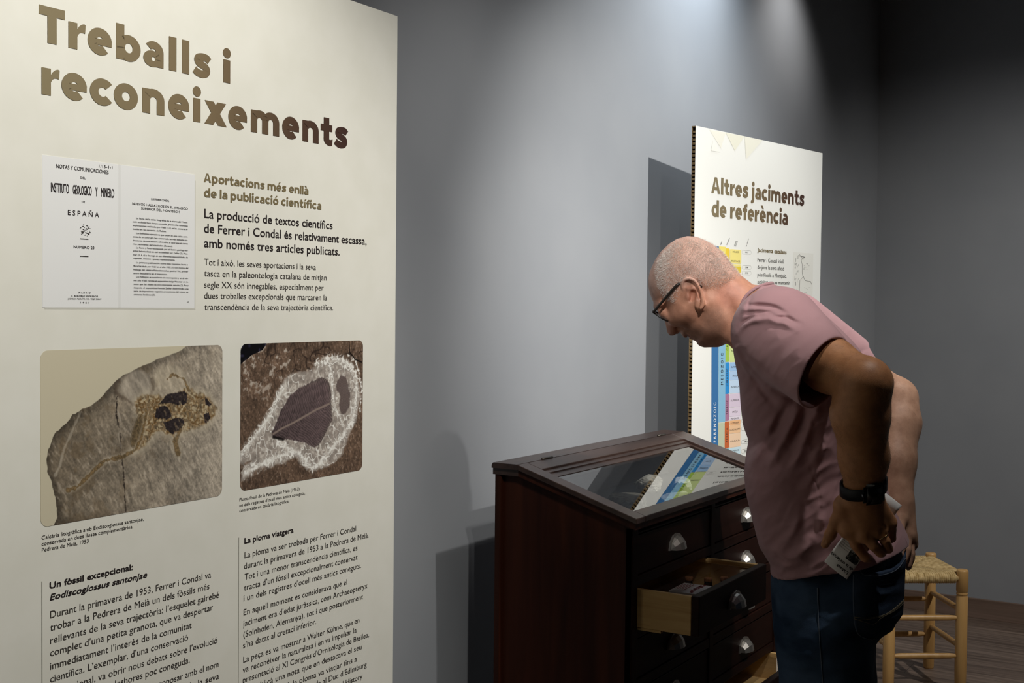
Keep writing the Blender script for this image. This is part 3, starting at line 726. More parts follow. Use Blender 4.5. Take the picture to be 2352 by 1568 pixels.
def frog_shade(x, z):
    P = FROG
    n1 = fbm(x, z, 26, 1); n2 = fbm(x + z * .45, z * .55, 160, 9, 3); n3 = fbm(x, z, 420, 21, 2)
    streak = fbm(x * 1.0 + z * .6, z * .35 - x * .1, 300, 55, 2)
    c = np.zeros(x.shape + (3,)) + np.array([.80, .765, .665])
    ds = sd_poly(x, z, P['slab']) + .004 * (fbm(x, z, 90, 3) - .5)
    t = np.clip((x + .83) / .35 + .25 * (1.36 - z) / .13 * .4, 0, 1)
    base = np.array([.475, .425, .355]) * (1 - t[..., None]) + np.array([.70, .655, .59]) * t[..., None]
    rock = base * (0.84 + .30 * (n1 - .5) + .30 * (n2 - .5) + .30 * (streak - .5) + .28 * (n3 - .5) + .10)[..., None]
    rock = mixc(rock, rock * .66, sm(.018, 0, -ds + .012 * (n1 - .5)) * (1 - sm(.55, .95, t)) * .8)
    rock = mixc(rock, np.array([.76, .72, .66]), sm(.60, .78, n2 * .55 + streak * .45) * .40)
    rock = mixc(rock, np.array([.40, .33, .24]), sm(.56, .70, fbm(x, z, 45, 17)) * (1 - t) * .45)
    for k, wd, cc, al in (('crack', .0009, [.20, .17, .15], .85), ('pale', .0020, [.74, .70, .63], .55), ('pale2', .0010, [.72, .68, .62], .55)):
        d = sd_line(x, z, P[k]) + .0040 * (n2 - .5) + .002 * (n3 - .5)
        rock = mixc(rock, cc, sm(wd * 1.6, wd * .4, d) * al * (.5 + .9 * n1))
    dome = np.hypot((x + .668) / .036, (z - 1.418) / .027) + .55 * (n1 - .5) + .25 * (n2 - .5)
    rock = mixc(rock, np.array([.66, .62, .56]) * (0.70 + .6 * n2)[..., None], sm(1.05, .75, dome) * .75)
    rock = mixc(rock, np.array([.27, .22, .18]), sm(.14, .02, np.abs(dome - 1.02)) * .45 * (z < 1.43))
    pale = np.array([.76, .71, .62])
    dome2 = np.hypot((x + .595) / .040, (z - 1.428) / .024) + .5 * (n1 - .5)
    rock = mixc(rock, pale * (.85 + .3 * n2)[..., None], sm(1.1, .6, dome2) * .6)
    db = sd_poly(x, z, P['body']) + .010 * (n2 - .5) + .008 * (n1 - .5)
    rock = mixc(rock, pale, sm(.014, .002, db) * (.25 + .5 * n2))
    r1 = ridge(x, z, 85, 77, 3); r2 = ridge(x + z, z - x, 150, 79, 2)
    tex = .45 + .55 * r1 * r2 + .5 * (n3 - .5)
    flesh = np.array([.54, .445, .315])[None, None] * tex[..., None] * 1.20
    rock = mixc(rock, flesh, sm(.003, -.003, db) * .80)
    rock = mixc(rock, np.array([.82, .76, .63]), sm(.55, .70, fbm(x * .8 + z * .3, z, 260, 91, 2)) * sm(.004, -.004, db) * .65)
    rock = mixc(rock, np.array([.36, .25, .12]), sm(.86, .97, r1) * sm(.002, -.004, db) * .65)
    dt = sd_poly(x, z, P['thigh']) + .003 * (n2 - .5)
    rock = mixc(rock, np.array([.36, .30, .21]) * (.6 + .8 * n3)[..., None], sm(.001, -.003, dt) * .85)
    rock = mixc(rock, np.array([.30, .25, .18]), sm(.0012, .0002, np.abs(dt)) * .5)
    for k, wd in (('leg', .0036), ('fore', .0060), ('arm', .0026)):
        d = sd_line(x, z, P[k]) + .006 * (n2 - .5) + .002 * (n1 - .5)
        rock = mixc(rock, pale, sm(wd * 2.2, wd * .9, d) * .40 * (.4 + n2))
        rock = mixc(rock, np.array([.47, .38, .25]) * (.5 + .9 * n3)[..., None], sm(wd, wd * .2, d) * .8)
        rock = mixc(rock, np.array([.30, .22, .12]), sm(wd * .35, 0, np.abs(d - wd * .55)) * .5 * sm(.4, .6, n3))
    for k in ('eye1', 'eye2', 'lung1', 'lung2', 'lung3'):
        d = sd_poly(x, z, P[k]) + .0034 * (n2 - .5) + .0022 * (n3 - .5)
        rock = mixc(rock, np.array([.175, .15, .155]) * (.55 + .95 * n3)[..., None], sm(.0008, -.0010, d) * (.97 - .5 * sm(.58, .72, n2)))
    return mixc(c, rock, sm(.0006, -.0006, ds))


def feather_shade(x, z):
    P = FEATH
    n1 = fbm(x, z, 40, 5); n2 = fbm(x, z, 170, 8, 3); n3 = fbm(x, z, 420, 31, 2)
    streak = fbm(x + z * .3, z * .5, 300, 41, 2)
    c = np.array([.415, .335, .275]) * (0.95 + .45 * (n1 - .5) + .45 * (n3 - .5) + .45 * (streak - .5))[..., None]
    c = mixc(c, np.array([.66, .60, .55]), sm(.66, .76, streak * .5 + n3 * .5) * .5)
    c = mixc(c, np.array([.78, .74, .69]), sm(.58, .72, n2 * .55 + n1 * .45) * sm(1.34, 1.42, z) * sm(-.10, -.22, x) * .8)
    c = mixc(c, np.array([.16, .12, .10]), sm(.93, .99, ridge(x, z, 38, 12, 2)) * sm(1.40, 1.43, z) * .7)
    d = sd_poly(x, z, P['black']) + .003 * (n1 - .5)
    c = mixc(c, np.array([.09, .085, .13]) * (.4 + 1.5 * sm(.55, .8, vnoise(x, z, 120, 3)))[..., None], sm(.001, -.001, d))
    c = mixc(c, np.array([.70, .64, .58]), sm(.0035, .0005, np.abs(d)) * sm(.45, .6, n2) * (d > 0))
    dp = sd_poly(x, z, P['pale']) + .012 * (n1 - .5) + .006 * (n2 - .5)
    c = mixc(c, np.array([.68, .645, .61]) * (.70 + .6 * n2)[..., None], sm(.003, -.004, dp) * .85)
    w1 = ridge(x + .15 * z, z, 70, 61, 2); w2 = ridge(x, z, 150, 67, 2)
    fil = np.maximum(sm(.86, .96, w1), sm(.90, .98, w2) * .8)
    white = np.array([.95, .94, .91])
    for k, wd in (('ring', .013), ('ring2', .007), ('arm1', .013), ('arm2', .016), ('outer', .0040)):
        d = sd_line(x, z, P[k]) + .007 * (n2 - .5) + .005 * (n1 - .5)
        c = mixc(c, white, sm(wd, wd * .3, d) * np.clip(fil + .30 * n2, 0, 1))
        c = mixc(c, white, sm(wd * .36, wd * .05, d) * (.35 + .65 * sm(.40, .58, n3)))
    c = mixc(c, white, sm(.002, -.004, dp) * sm(.93, .985, w1) * .9)
    c = mixc(c, np.array([.84, .82, .78]), sm(.0, -.006, dp) * sm(.56, .72, n2) * .55)
    rx, rz = P['rachis'][0]; ex, ez = P['rachis'][-1]
    a = math.atan2(ez - rz, ex - rx)
    u = (x - rx) * math.cos(a) + (z - rz) * math.sin(a)
    v = -(x - rx) * math.sin(a) + (z - rz) * math.cos(a)
    ph = (u * .75 - np.abs(v) * .62 + .010 * (n1 - .5))
    barb = np.sin(ph * 1500 + 3 * n2) * .6 + np.sin(ph * 3300 + 4 * n1) * .4
    fe = np.array([.385, .325, .325]) * (.90 + .24 * barb + .35 * (n2 - .5) + .9 * (u - .07))[..., None]
    d = sd_poly(x, z, P['feather']) + .004 * (n2 - .5)
    edge = sm(.0, -.010, d)
    fe = mixc(fe, np.array([.50, .45, .42]) * (.8 + .3 * barb)[..., None], (1 - edge) * sm(.06, .14, u) * .6)
    c = mixc(c, fe, sm(.001, -.0015, d))
    c = mixc(c, np.array([.58, .515, .47]), sm(.0030, .0008, np.abs(sd_line(x, z, P['rachis']))) * sm(.001, -.003, d) * .85)
    c = mixc(c, np.array([.05, .04, .04]), sm(.004, .0005, np.abs(sd_line(x, z, [(-.356, 1.313), (-.330, 1.3065)]))) * .8)
    v2 = np.sin(((x + .162) * .9 + (z - 1.365) * 1.1 * np.sign(z - 1.365 + .3 * (x + .16))) * 1900 + 3 * n2)
    d = sd_poly(x, z, P['small']) + .004 * (n2 - .5)
    c = mixc(c, np.array([.40, .345, .33]) * (.95 + .22 * v2)[..., None], sm(.001, -.002, d) * .92)
    d = sd_line(x, z, P['crackd'])
    c = mixc(c, np.array([.08, .06, .05]), sm(.0018, .0005, d))
    return c


# picture shadows printed around both photographs, then the photographs
for nm, sh, (a, b, lo, hi) in (('fossil_frog_photo', frog_shade, (-.8382, -.4802, 1.2258, 1.4780)), ('fossil_feather_photo', feather_shade, (-.4373, -.1040, 1.2273, 1.4783))):
    picture(nm, a, b, lo, hi, .0125, .00075, sh, pa, m_pic)

# --- panel behind the case
pb = thing('information_panel', 'white cardboard panel behind the wooden case headed Altres jaciments de referència', 'information panel', (3.6112, 1.57, 0), math.radians(-8.9203))
board(pb, 0.0, 0.868, 2.122, m_sheet2)
m_title2 = grad_ink('panel title ink', .09, .74)
heavy_text('title_line', [('Altres jaciments', .0962, .7317, 1.917, .0389, None)], .40, pb, m_title2)
heavy_text('title_line', [('de referència', .1, .6094, 1.8418, .0389, None)], .40, pb, m_title2)
text_block('section_heading', [('Jaciments catalans', .3996, .6045, 1.7390)], .0129, pb, m_khaki, .07)
text_block('section_text', [('Ferrer i Condal inicià', .4006, .5885, 1.7053), ('de jove la seva afició', .4015, .5893, 1.6805), ('pels fòssils a Montjuïc,', .4023, .6074, 1.6547), ('activitat que va mantenir', .4031, .6327, 1.6302)], .0129, pb, m_inkl, .012)


def sk(x, z):
    return x + .022 * (1.76 - z)


def quad_obj(name, rects, parent, mats, d0=.0005):
    V, F, MI = [], [], []
    for k, (xa, xb, za, zb, mi) in enumerate(rects):
        b = len(V)
        d = d0 + .00012 * (k % 2)
        V += [(sk(xa, za) if xa < .4 else xa, -d, za), (sk(xb, za) if xb < .4 else xb, -d, za), (sk(xb, zb) if xb < .4 else xb, -d, zb), (sk(xa, zb) if xa < .4 else xa, -d, zb)]
        F.append((b, b + 1, b + 2, b + 3)); MI.append(mi)
    o = pyobj(name, V, F, mats, parent)
    for p, mi in zip(o.data.polygons, MI):
        p.material_index = mi
    return o


def ink(*c):
    return mat('chart ink', srgb(*c), 0.55, spec=0.25)


def rrect_obj(name, rects, parent, mats, rad=.006, d=.0006, line=None):
    V, F, MI = [], [], []
    for xa, xb, za, zb, mi in rects:
        pts = []
        for cx, cz, a0 in ((xb - rad, zb - rad, 0), (xa + rad, zb - rad, 90), (xa + rad, za + rad, 180), (xb - rad, za + rad, 270)):
            for k in range(6):
                a = math.radians(a0 + 90 * k / 5)
                pts.append((cx, cz, math.cos(a), math.sin(a)))
        b = len(V)
        if line:
            for r in (rad, rad - line):
                V += [(sk(cx + r * c, cz), -d, cz + r * s) for cx, cz, c, s in pts]
            n = len(pts)
            for k in range(n):
                F.append((b + k, b + (k + 1) % n, b + n + (k + 1) % n, b + n + k)); MI.append(mi)
        else:
            V += [(sk(cx + rad * c, cz), -d, cz + rad * s) for cx, cz, c, s in pts]
            F.append(tuple(range(b, len(V)))); MI.append(mi)
    o = pyobj(name, V, F, mats, parent)
    for p, mi in zip(o.data.polygons, MI):
        p.material_index = mi
    return o


chart = quad_obj('time_chart', [(.1045, .1475, .70, 1.747, 0), (.1485, .1915, 1.1685, 1.60, 1), (.1485, .1915, .70, 1.1665, 2), (.1485, .1915, 1.602, 1.747, 3)], pb,
                 [ink(62, 116, 168), ink(140, 190, 218), ink(198, 205, 178), ink(240, 222, 120)])
# narrow period bars and wide series cells: (z_low, z_high, colour)
per = [(1.665, 1.7425, (238, 206, 70)), (1.56, 1.664, (240, 190, 90)), (1.3669, 1.559, (166, 200, 84)), (1.2601, 1.3655, (52, 146, 214)), (1.1705, 1.2595, (176, 124, 156)), (1.0790, 1.1688, (206, 108, 62)), (.96, 1.0776, (104, 176, 190)), (.84, .958, (130, 196, 190)), (.72, .838, (210, 160, 190))]
for a, b, c in per:
    rrect_obj('period_bar', [(.1885, .2160, a, b, 0)], chart, [ink(*c)], .005)
ser = [(1.694, 1.741, (244, 228, 138)), (1.6845, 1.692, (244, 228, 138)), (1.6634, 1.6835, (226, 200, 66)), (1.61, 1.662, (246, 214, 150)), (1.56, 1.608, (248, 202, 140)), (1.47, 1.558, (214, 226, 160)), (1.3655, 1.468, (208, 224, 150)), (1.3355, 1.3641, (160, 196, 232)), (1.3047, 1.3347, (178, 206, 236)), (1.2604, 1.3039, (198, 220, 240)),
       (1.2132, 1.259, (222, 206, 222)), (1.1832, 1.212, (228, 214, 228)), (1.1705, 1.1828, (234, 224, 234)), (1.1542, 1.1695, (244, 190, 140)), (1.1255, 1.1536, (244, 200, 156)), (1.0790, 1.1245, (246, 212, 178)), (1.03, 1.0776, (206, 230, 238)), (.96, 1.028, (214, 234, 240)), (.84, .958, (206, 232, 226)), (.72, .838, (236, 214, 226))]
for a, b, c in ser:
    rrect_obj('series_cell', [(.2185, .2905, a, b, 0)], chart, [ink(*c)], .003)
pill = [1.7397 - .0055, 1.6835, 1.6645, 1.55, 1.37, 1.27, 1.185, 1.165, 1.137, 1.092, 1.06, 1.03]
for z in pill:
    rrect_obj('age_pill', [(.297, .357, z - .0065, z + .0065, 0)], chart, [m_rule], .0062, line=.0006)


def vtext(name, items, parent, m, bold=.03):
    """text running upward: (text, x_centre, z_start, z_end, cap)"""
    V, F = [], []
    for t, xc, z0, z1, cp in items:
        co, fs = text_geo(t)
        sp = co.copy()
        sz = cp / CAPH
        zz = (sp[:, 0] - sp[:, 0].min()) / (sp[:, 0].max() - sp[:, 0].min()) * (z1 - z0) + z0
        xx = xc + cp / 2 - sp[:, 1] * sz
        for k in range(5):
            a = k * math.pi / 2
            bx, bz = (bold * cp * math.cos(a), bold * cp * math.sin(a)) if k < 4 else (0, 0)
            b = len(V)
            V += [(sk(x, z) + bx, -.0009 - k * 2e-6, z + bz) for x, z in zip(xx, zz)]
            F += [tuple(i + b for i in f) for f in fs]
    return pyobj(name, V, F, m, parent)


m_white = mat('white ink', (0.85, 0.87, 0.88), 0.6)
vtext('era_text', [('F A R E N O Z O I C', .126, 1.105, 1.236, .014)], chart, m_white)
vtext('era_text', [('M E S O Z O I C', .170, 1.2921, 1.397, .014)], chart, m_ink, .02)
for t_ in (('J U R À S S I C', .2022, 1.2861, 1.345, .009), ('T R I À S I C', .2022, 1.192, 1.239, .009), ('P E R M I À', .2022, 1.100, 1.147, .009), ('C R E T A C I', .2022, 1.405, 1.47, .009)):
    vtext('period_text', [t_], chart, m_inkl, .02)
cells = [('HOLOCÈ', 1.733), ('PLISTOCÈ', 1.702), ('SUPERIOR', 1.512), ('INFERIOR', 1.403), ('SUPERIOR', 1.349), ('MITJÀ', 1.319), ('INFERIOR', 1.282), ('SUPERIOR', 1.237), ('MITJÀ', 1.198), ('INFERIOR', 1.1755), ('LOPINGIÀ', 1.161), ('GUADALUPIÀ', 1.1385), ('CISURALIÀ', 1.100), ('SUPERIOR', 1.067), ('MITJÀ', 1.047)]
for t, z in cells:
    text_block('series_text', [(t, sk(.2545, z) - .0034 * len(t), sk(.2545, z) + .0034 * len(t), z - .003)], .0055, chart, m_inkl, .0, depth=.0009)
for t, z in zip(('0.0117', '2.588', '5.333', '66.0', '145.0', '201.3', '251.9', '259.1', '272.95', '298.9', '303.7', '307.0'), pill):
    text_block('age_text', [(t, sk(.327, z) - .010, sk(.327, z) + .010, z - .0025)], .005, chart, m_inkl, .0, depth=.0009)
# slanted column headings
for t, xa, za, xb, zb in (('ERA', .1601, 1.7512, .1687, 1.7624), ('PERÍODE', .1987, 1.752, .216, 1.7755), ('SÈRIE', .2473, 1.7505, .2590, 1.7683), ('ÈPOCA', .2553, 1.7505, .2670, 1.7683), ('M. ANYS', .3242, 1.752, .3409, 1.7798)):
    V, F = [], []
    co, fs = text_geo(t)
    L = math.hypot(xb - xa, zb - za)
    ux, uz = (xb - xa) / L, (zb - za) / L
    k = L / (co[:, 0].max())
    b = len(V)
    V += [(xa + ux * x * k - uz * y * .0045 / CAPH, -.0009, za + uz * x * k + ux * y * .0045 / CAPH) for x, y in co]
    F += [tuple(i + b for i in f) for f in fs]
    pyobj('column_heading', V, F, m_inkl, chart)
# lower paragraph, only seen as unreadable marks in the reflection on the case glass
g = []
for z, h_, x1, r_ in ((1.412, .0075, .535, .0004), (1.386, .0055, .59, .0004), (1.366, .0055, .585, .0004), (1.346, .0055, .575, .0004), (1.326, .0055, .59, .0004), (1.306, .0055, .56, .0004)):
    x = .40
    while x < x1:
        wd_ = .008 + .022 * random.random()
        nst = max(2, int(wd_ / .0032))
        g.append(tube_geo([(x + wd_ * k / (nst * 2), -.0009, z + (h_ if k % 2 else 0) * (.7 + .5 * random.random())) for k in range(nst * 2 + 1)], r_, 3))
        x += wd_ + .005
V, F = join_geo(g)
pyobj('lower_text', V, F, m_inkl, pb)
# sketch map and the pale folded triangles at the top
mp_ = quad_obj('sketch_map', [(.656, .808, 1.40, 1.748, 0)], pb, [mat('map paper', srgb(232, 231, 222), .6)])
g = []
for P, r in ((P2_MAP_A, .0006), (P2_MAP_B, .0006), ([(.69, 1.737), (.742, 1.733)], .0006), ([(.70, 1.742), (.73, 1.722)], .0005), ([(.69, 1.735), (.69, 1.724)], .0005)):
    g.append(tube_geo([(x, -.0009, z) for x, z in P], r, 4))
for k in range(60):
    c = random.choice([(.682, 1.655, .012, .05), (.762, 1.595, .022, .030), (.75, 1.70, .02, .012), (.672, 1.66, .006, .06)])
    x = c[0] + (random.random() - .5) * 2 * c[2]; z = c[1] + (random.random() - .5) * 2 * c[3]
    l = .004 + .006 * random.random()
    vert = c[0] < .69
    g.append(tube_geo([(x, -.0009, z), (x + (0.001 if vert else l), -.0009, z + (l if vert else .0005))], .0004, 3))
V, F = join_geo(g)
pyobj('map_drawing', V, F, m_inkl, mp_)
V, F = [], []
T = P2_TRI
for k in range(0, 12, 3):
    b = len(V)
    V += [(x, -.0005 - k * 4e-5, min(z, 2.1215)) for x, z in T[k:k + 3]]
    F.append((b, b + 1, b + 2))
o = pyobj('corner_pattern', V, F, [ink(236, 234, 220), ink(232, 230, 212), ink(234, 232, 216), ink(240, 239, 230)], pb)
for k, p in enumerate(o.data.polygons):
    p.material_index = k

# ------------------------------------------------------------ display case with drawers
m_mah = noise_mix(mat('dark mahogany', rough=0.5, spec=0.18), (0.022, 0.0056, 0.003), (0.060, 0.0155, 0.0065), (26, 26, 1.8), 5, 0.3, 0.72, bump=0.06, distort=0.4)
m_mahf = noise_mix(mat('dark drawer front', rough=0.5, spec=0.10), (0.010, 0.0034, 0.0022), (0.022, 0.0066, 0.0040), (2.0, 30, 30), 5, 0.3, 0.72, bump=0.05, distort=0.4)
m_lid = noise_mix(mat('lid wood', rough=0.38, spec=0.5), (0.030, 0.016, 0.012), (0.062, 0.034, 0.025), (3, 30, 30), 5, 0.3, 0.72, bump=0.08, distort=0.4)
m_pine = noise_mix(mat('pale drawer wood', rough=0.6, spec=0.2), (0.47, 0.29, 0.11), (0.64, 0.43, 0.19), (14, 3.2, 46), 4, 0.3, 0.75, distort=1.2)
m_nick = mat('worn nickel', (0.52, 0.495, 0.45), 0.5, 1.0)
m_tray = mat('black case lining', (0.008, 0.009, 0.012), 0.9, spec=0.1)
m_brass = mat('dark hinge metal', (0.10, 0.085, 0.07), 0.45, 0.8)


def glass_mat(name, tint=(1, 1, 1), rough=0.0, ior=1.52):
    m = bpy.data.materials.new(name)
    m.use_nodes = True
    nt = m.node_tree
    nt.nodes.clear()
    out = nt.nodes.new('ShaderNodeOutputMaterial')
    tr = nt.nodes.new('ShaderNodeBsdfTransparent'); tr.inputs[0].default_value = (*tint, 1)
    gl = nt.nodes.new('ShaderNodeBsdfGlossy'); gl.inputs['Roughness'].default_value = rough
    fr = nt.nodes.new('ShaderNodeFresnel'); fr.inputs[0].default_value = ior
    # both faces of a thin pane reflect: 2F/(1+F)
    a = nt.nodes.new('ShaderNodeMath'); a.operation = 'ADD'; a.inputs[1].default_value = 1.0
    b = nt.nodes.new('ShaderNodeMath'); b.operation = 'MULTIPLY'; b.inputs[1].default_value = 2.0
    d = nt.nodes.new('ShaderNodeMath'); d.operation = 'DIVIDE'
    nt.links.new(fr.outputs[0], a.inputs[0]); nt.links.new(fr.outputs[0], b.inputs[0])
    nt.links.new(b.outputs[0], d.inputs[0]); nt.links.new(a.outputs[0], d.inputs[1])
    mx = nt.nodes.new('ShaderNodeMixShader')
    nt.links.new(d.outputs[0], mx.inputs[0]); nt.links.new(tr.outputs[0], mx.inputs[1]); nt.links.new(gl.outputs[0], mx.inputs[2])
    nt.links.new(mx.outputs[0], out.inputs[0])
    return m


m_glass = glass_mat('case glass', (0.86, 0.88, 0.88), 0.0, 1.8)
m_glass2 = glass_mat('drawer cover glass', (0.95, 0.95, 0.95), 0.0, 1.35)
BX0, BX1, BY0, BY1 = 2.502, 3.478, 1.229, 1.592
LX0, LX1 = 2.4816, 3.452
YB, YBR, YF_, ZT, ZF = 1.60, 1.528, 1.209, 1.1676, 1.069
SL = (ZT - ZF) / (YBR - YF_)                # slope of the lid
zl = lambda y: ZT - SL * (YBR - y)
case = thing('display_case', 'dark mahogany display case with sloping glass lid over two columns of drawers', 'display case', ((BX0 + BX1) / 2, (BY0 + BY1) / 2, 0))
cc = Vector(case.location)


def cobj(name, bm, m, parent=None, smooth=False):
    bmesh.ops.translate(bm, verts=bm.verts, vec=-cc)
    bmesh.ops.recalc_face_normals(bm, faces=bm.faces)
    return obj(name, bm, m, parent or case, smooth)


# carcass: side boards with the sloping top, back board, plinth, tray
LT, LM = 0.013, 0.029                        # lid frame thickness, underside of its moulding
for nm, xa, xb in (('side_board', BX0, BX0 + .020), ('side_board', BX1 - .020, BX1)):
    bm = bmesh.new()
    prism(bm, [(BY0 + .002, 0.03), (BY1 - .002, 0.03), (BY1 - .002, ZT - LM), (YBR, ZT - LM), (BY0 + .002, zl(BY0) - LM - .002)], xa, xb)
    cobj(nm, bm, m_mah)
bm = bmesh.new(); box(bm, BX0 - .012, BX1 + .012, BY1 - .014, BY1 + .004, 0.0, ZT - LM + .004); bevel(bm, .003); cobj('back_board', bm, m_mah)
bm = bmesh.new(); box(bm, BX0 - .008, BX1 + .008, BY0 - .008, BY1 - .016, 0.0, 0.075); bevel(bm, .004); cobj('plinth', bm, m_mah)
bm = bmesh.new(); box(bm, BX0 + .020, BX1 - .020, BY0 + .012, BY1 - .014, 1.028, 1.036); cobj('tray', bm, m_tray)
# face frame
bm = bmesh.new()
FZ1 = zl(BY0) - LM - .003
box(bm, BX0, BX0 + .031, BY0, BY0 + .018, .07, FZ1)
box(bm, BX1 - .026, BX1, BY0, BY0 + .018, .07, FZ1)
box(bm, 2.963, 2.990, BY0, BY0 + .018, .07, FZ1)
PITCH, Z1 = 0.1212, 1.0245
ROWS = 7
for k in range(ROWS + 1):
    zt = Z1 - k * PITCH
    lo = zt if k else Z1
    box(bm, BX0 + .031, BX1 - .026, BY0 + .001, BY0 + .018, zt, zt + (.024 if k else .004))
bevel(bm, .0018, 2)
cobj('face_frame', bm, m_mahf)

# lid: flat back rail, sloping frame around the glass
bm = bmesh.new()
prism(bm, [(YB, ZT - LT), (YB, ZT - .006), (YB - .004, ZT), (YBR, ZT), (YBR, ZT - LT)], LX0, LX1)
prism(bm, [(YB, ZT - LM), (YB, ZT - LT), (YBR, ZT - LT), (YBR, ZT - LM)], LX0 + .006, LX1 - .006)
cobj('top_rail', bm, m_lid)
bm = bmesh.new()
n_ = Vector((0, -SL, 1)).normalized()


def slope_bar(bm, xa, xb, ya, yb, t0, t1):
    vs = []
    for x in (xa, xb):
        for y in (ya, yb):
            for t in (t0, t1):
                vs.append(bm.verts.new((x, y, zl(y) - t)))
    for f in ((0, 1, 3, 2), (4, 6, 7, 5), (0, 4, 5, 1), (2, 3, 7, 6), (0, 2, 6, 4), (1, 5, 7, 3)):
        bm.faces.new([vs[i] for i in f])


GX0, GX1, GY0, GY1 = 2.528, 3.365, 1.240, 1.457
slope_bar(bm, LX0, GX0, YF_, YBR, 0.0, LT)
slope_bar(bm, GX1, LX1, YF_, YBR, 0.0, LT)
slope_bar(bm, GX0, GX1, YF_, GY0, 0.0, LT)
slope_bar(bm, GX0, GX1, GY1 + .030, YBR - .0008, 0.0, LT)
bevel(bm, .0016, 2)
slope_bar(bm, GX0, GX1, GY1 + .018, GY1 + .030, 0.005, LT + .004)      # stepped moulding behind the glass
slope_bar(bm, GX0, GX1, GY1, GY1 + .018, 0.0085, LT + .004)
slope_bar(bm, GX1 - .016, GX1, GY0, GY1 + .03, 0.008, LT + .004)
lid = cobj('lid_frame', bm, m_lid)
bm = bmesh.new()
for xa, xb, ya, yb in ((LX0 + .006, GX0, YF_ + .006, YBR), (GX1, LX1 - .006, YF_ + .006, YBR), (GX0, GX1, YF_ + .006, GY0), (GX0, GX1, GY1 + .02, YBR)):
    slope_bar(bm, xa, xb, ya, yb, LT + .0002, LM)
cobj('lid_moulding', bm, m_mah)
bm = bmesh.new()
vs = [bm.verts.new(p) for p in ((GX0, GY0, zl(GY0) - .010), (GX1, GY0, zl(GY0) - .010), (GX1, GY1 + .02, zl(GY1 + .02) - .010), (GX0, GY1 + .02, zl(GY1 + .02) - .010))]
bm.faces.new(vs)
bmesh.ops.translate(bm, verts=bm.verts, vec=-cc)
gp = obj('glass_pane', bm, m_glass, lid)
for x in (2.60, 3.27):
    V, F = tube_geo([(x, YBR, ZT + .001), (x + .05, YBR, ZT + .001)], .0032, 8)
    V = [Vector(v) - cc for v in V]
    pyobj('hinge', V, F, m_brass, lid, True)


def cup_handle(parent, cx, y, cz):
    a, b, c = .036, .026, .033
    th = [0, 32, 64, 90, 116, 148, 180]
    ph = [0, 28, 58, 90]
    V, F = [], []
    for p in ph:
        for t in th:
            tt, pp = math.radians(t), math.radians(p)
            V.append((a * math.cos(tt) * (1 - .05 * math.sin(pp)), -b * math.sin(tt) ** .8 * math.sin(pp), c * math.sin(tt) * math.cos(pp) - .018))
    n = len(th)
    for i in range(len(ph) - 1):
        for k in range(n - 1):
            F.append((i * n + k, (i + 1) * n + k, (i + 1) * n + k + 1, i * n + k + 1))
    # raised rim against the drawer
    for s in (1.0, 1.13):
        for t in th:
            tt = math.radians(t)
            V.append((a * s * math.cos(tt), -.004, c * s * math.sin(tt) - .018))
    b0 = len(ph) * n
    for k in range(n - 1):
        F.append((b0 + k, b0 + k + 1, b0 + n + k + 1, b0 + n + k))
    for s in (1.13,):
        for t in th:
            tt = math.radians(t)
            V.append((a * s * math.cos(tt), 0, c * s * math.sin(tt) - .018))
    for k in range(n - 1):
        F.append((b0 + n + k, b0 + n + k + 1, b0 + 2 * n + k + 1, b0 + 2 * n + k))
    V = [Vector(v) + Vector((cx, y, cz)) - cc for v in V]
    o = pyobj('cup_handle', V, F, m_nick, parent)
    md = o.modifiers.new('thick', 'SOLIDIFY'); md.thickness = .0012; md.offset = 0
    return o


def drawer(xa, xb, zt, pull=0.0):
    z0, z1 = zt + .026, zt + PITCH - .004
    y0 = BY0 + .004 - pull
    bm = bmesh.new()
    box(bm, xa + .0015, xb - .0015, y0, y0 + .020, z0, z1)
    bevel(bm, .002, 2)
    d = cobj('drawer', bm, m_mahf)
    cup_handle(d, (xa + xb) / 2, y0, (z0 + z1) / 2)
    if pull:
        L = .30
        for nm, x in (('drawer_side', xa + .002), ('drawer_side', xb - .014)):
            bm = bmesh.new(); box(bm, x, x + .012, y0 + .020, y0 + L, z0, z1 - .002); bevel(bm, .0012, 1); cobj(nm, bm, m_pine, d)
        bm = bmesh.new(); box(bm, xa + .014, xb - .014, y0 + .020, y0 + L, z0 + .004, z0 + .010); cobj('drawer_bottom', bm, m_pine, d)
        bm = bmesh.new(); box(bm, xa + .014, xb - .014, y0 + L - .012, y0 + L, z0, z1 - .006); cobj('drawer_back', bm, m_pine, d)
        bm = bmesh.new(); vs = [bm.verts.new(p) for p in ((xa + .013, y0 + .019, z1 - .008), (xb - .013, y0 + .019, z1 - .008), (xb - .013, y0 + L - .012, z1 - .008), (xa + .013, y0 + L - .012, z1 - .008))]
        bm.faces.new(vs); bmesh.ops.translate(bm, verts=bm.verts, vec=-cc); obj('drawer_glass', bm, m_glass2, d)
        bm = bmesh.new(); box(bm, xa + .004, xa + .016, y0 + .095, y0 + L, z0 - .006, z0); cobj('drawer_runner', bm, m_pine, d)
    return d


for r in range(ROWS):
    zt = Z1 - (r + 1) * PITCH
    for cxa, cxb in ((BX0 + .031, 2.963), (2.990, BX1 - .026)):
        left = cxa < 2.9
        p = 0.156 if (left and r == 1) else (0.10 if (not left and r == 4) else 0.0)
        drawer(cxa, cxb, zt, p)

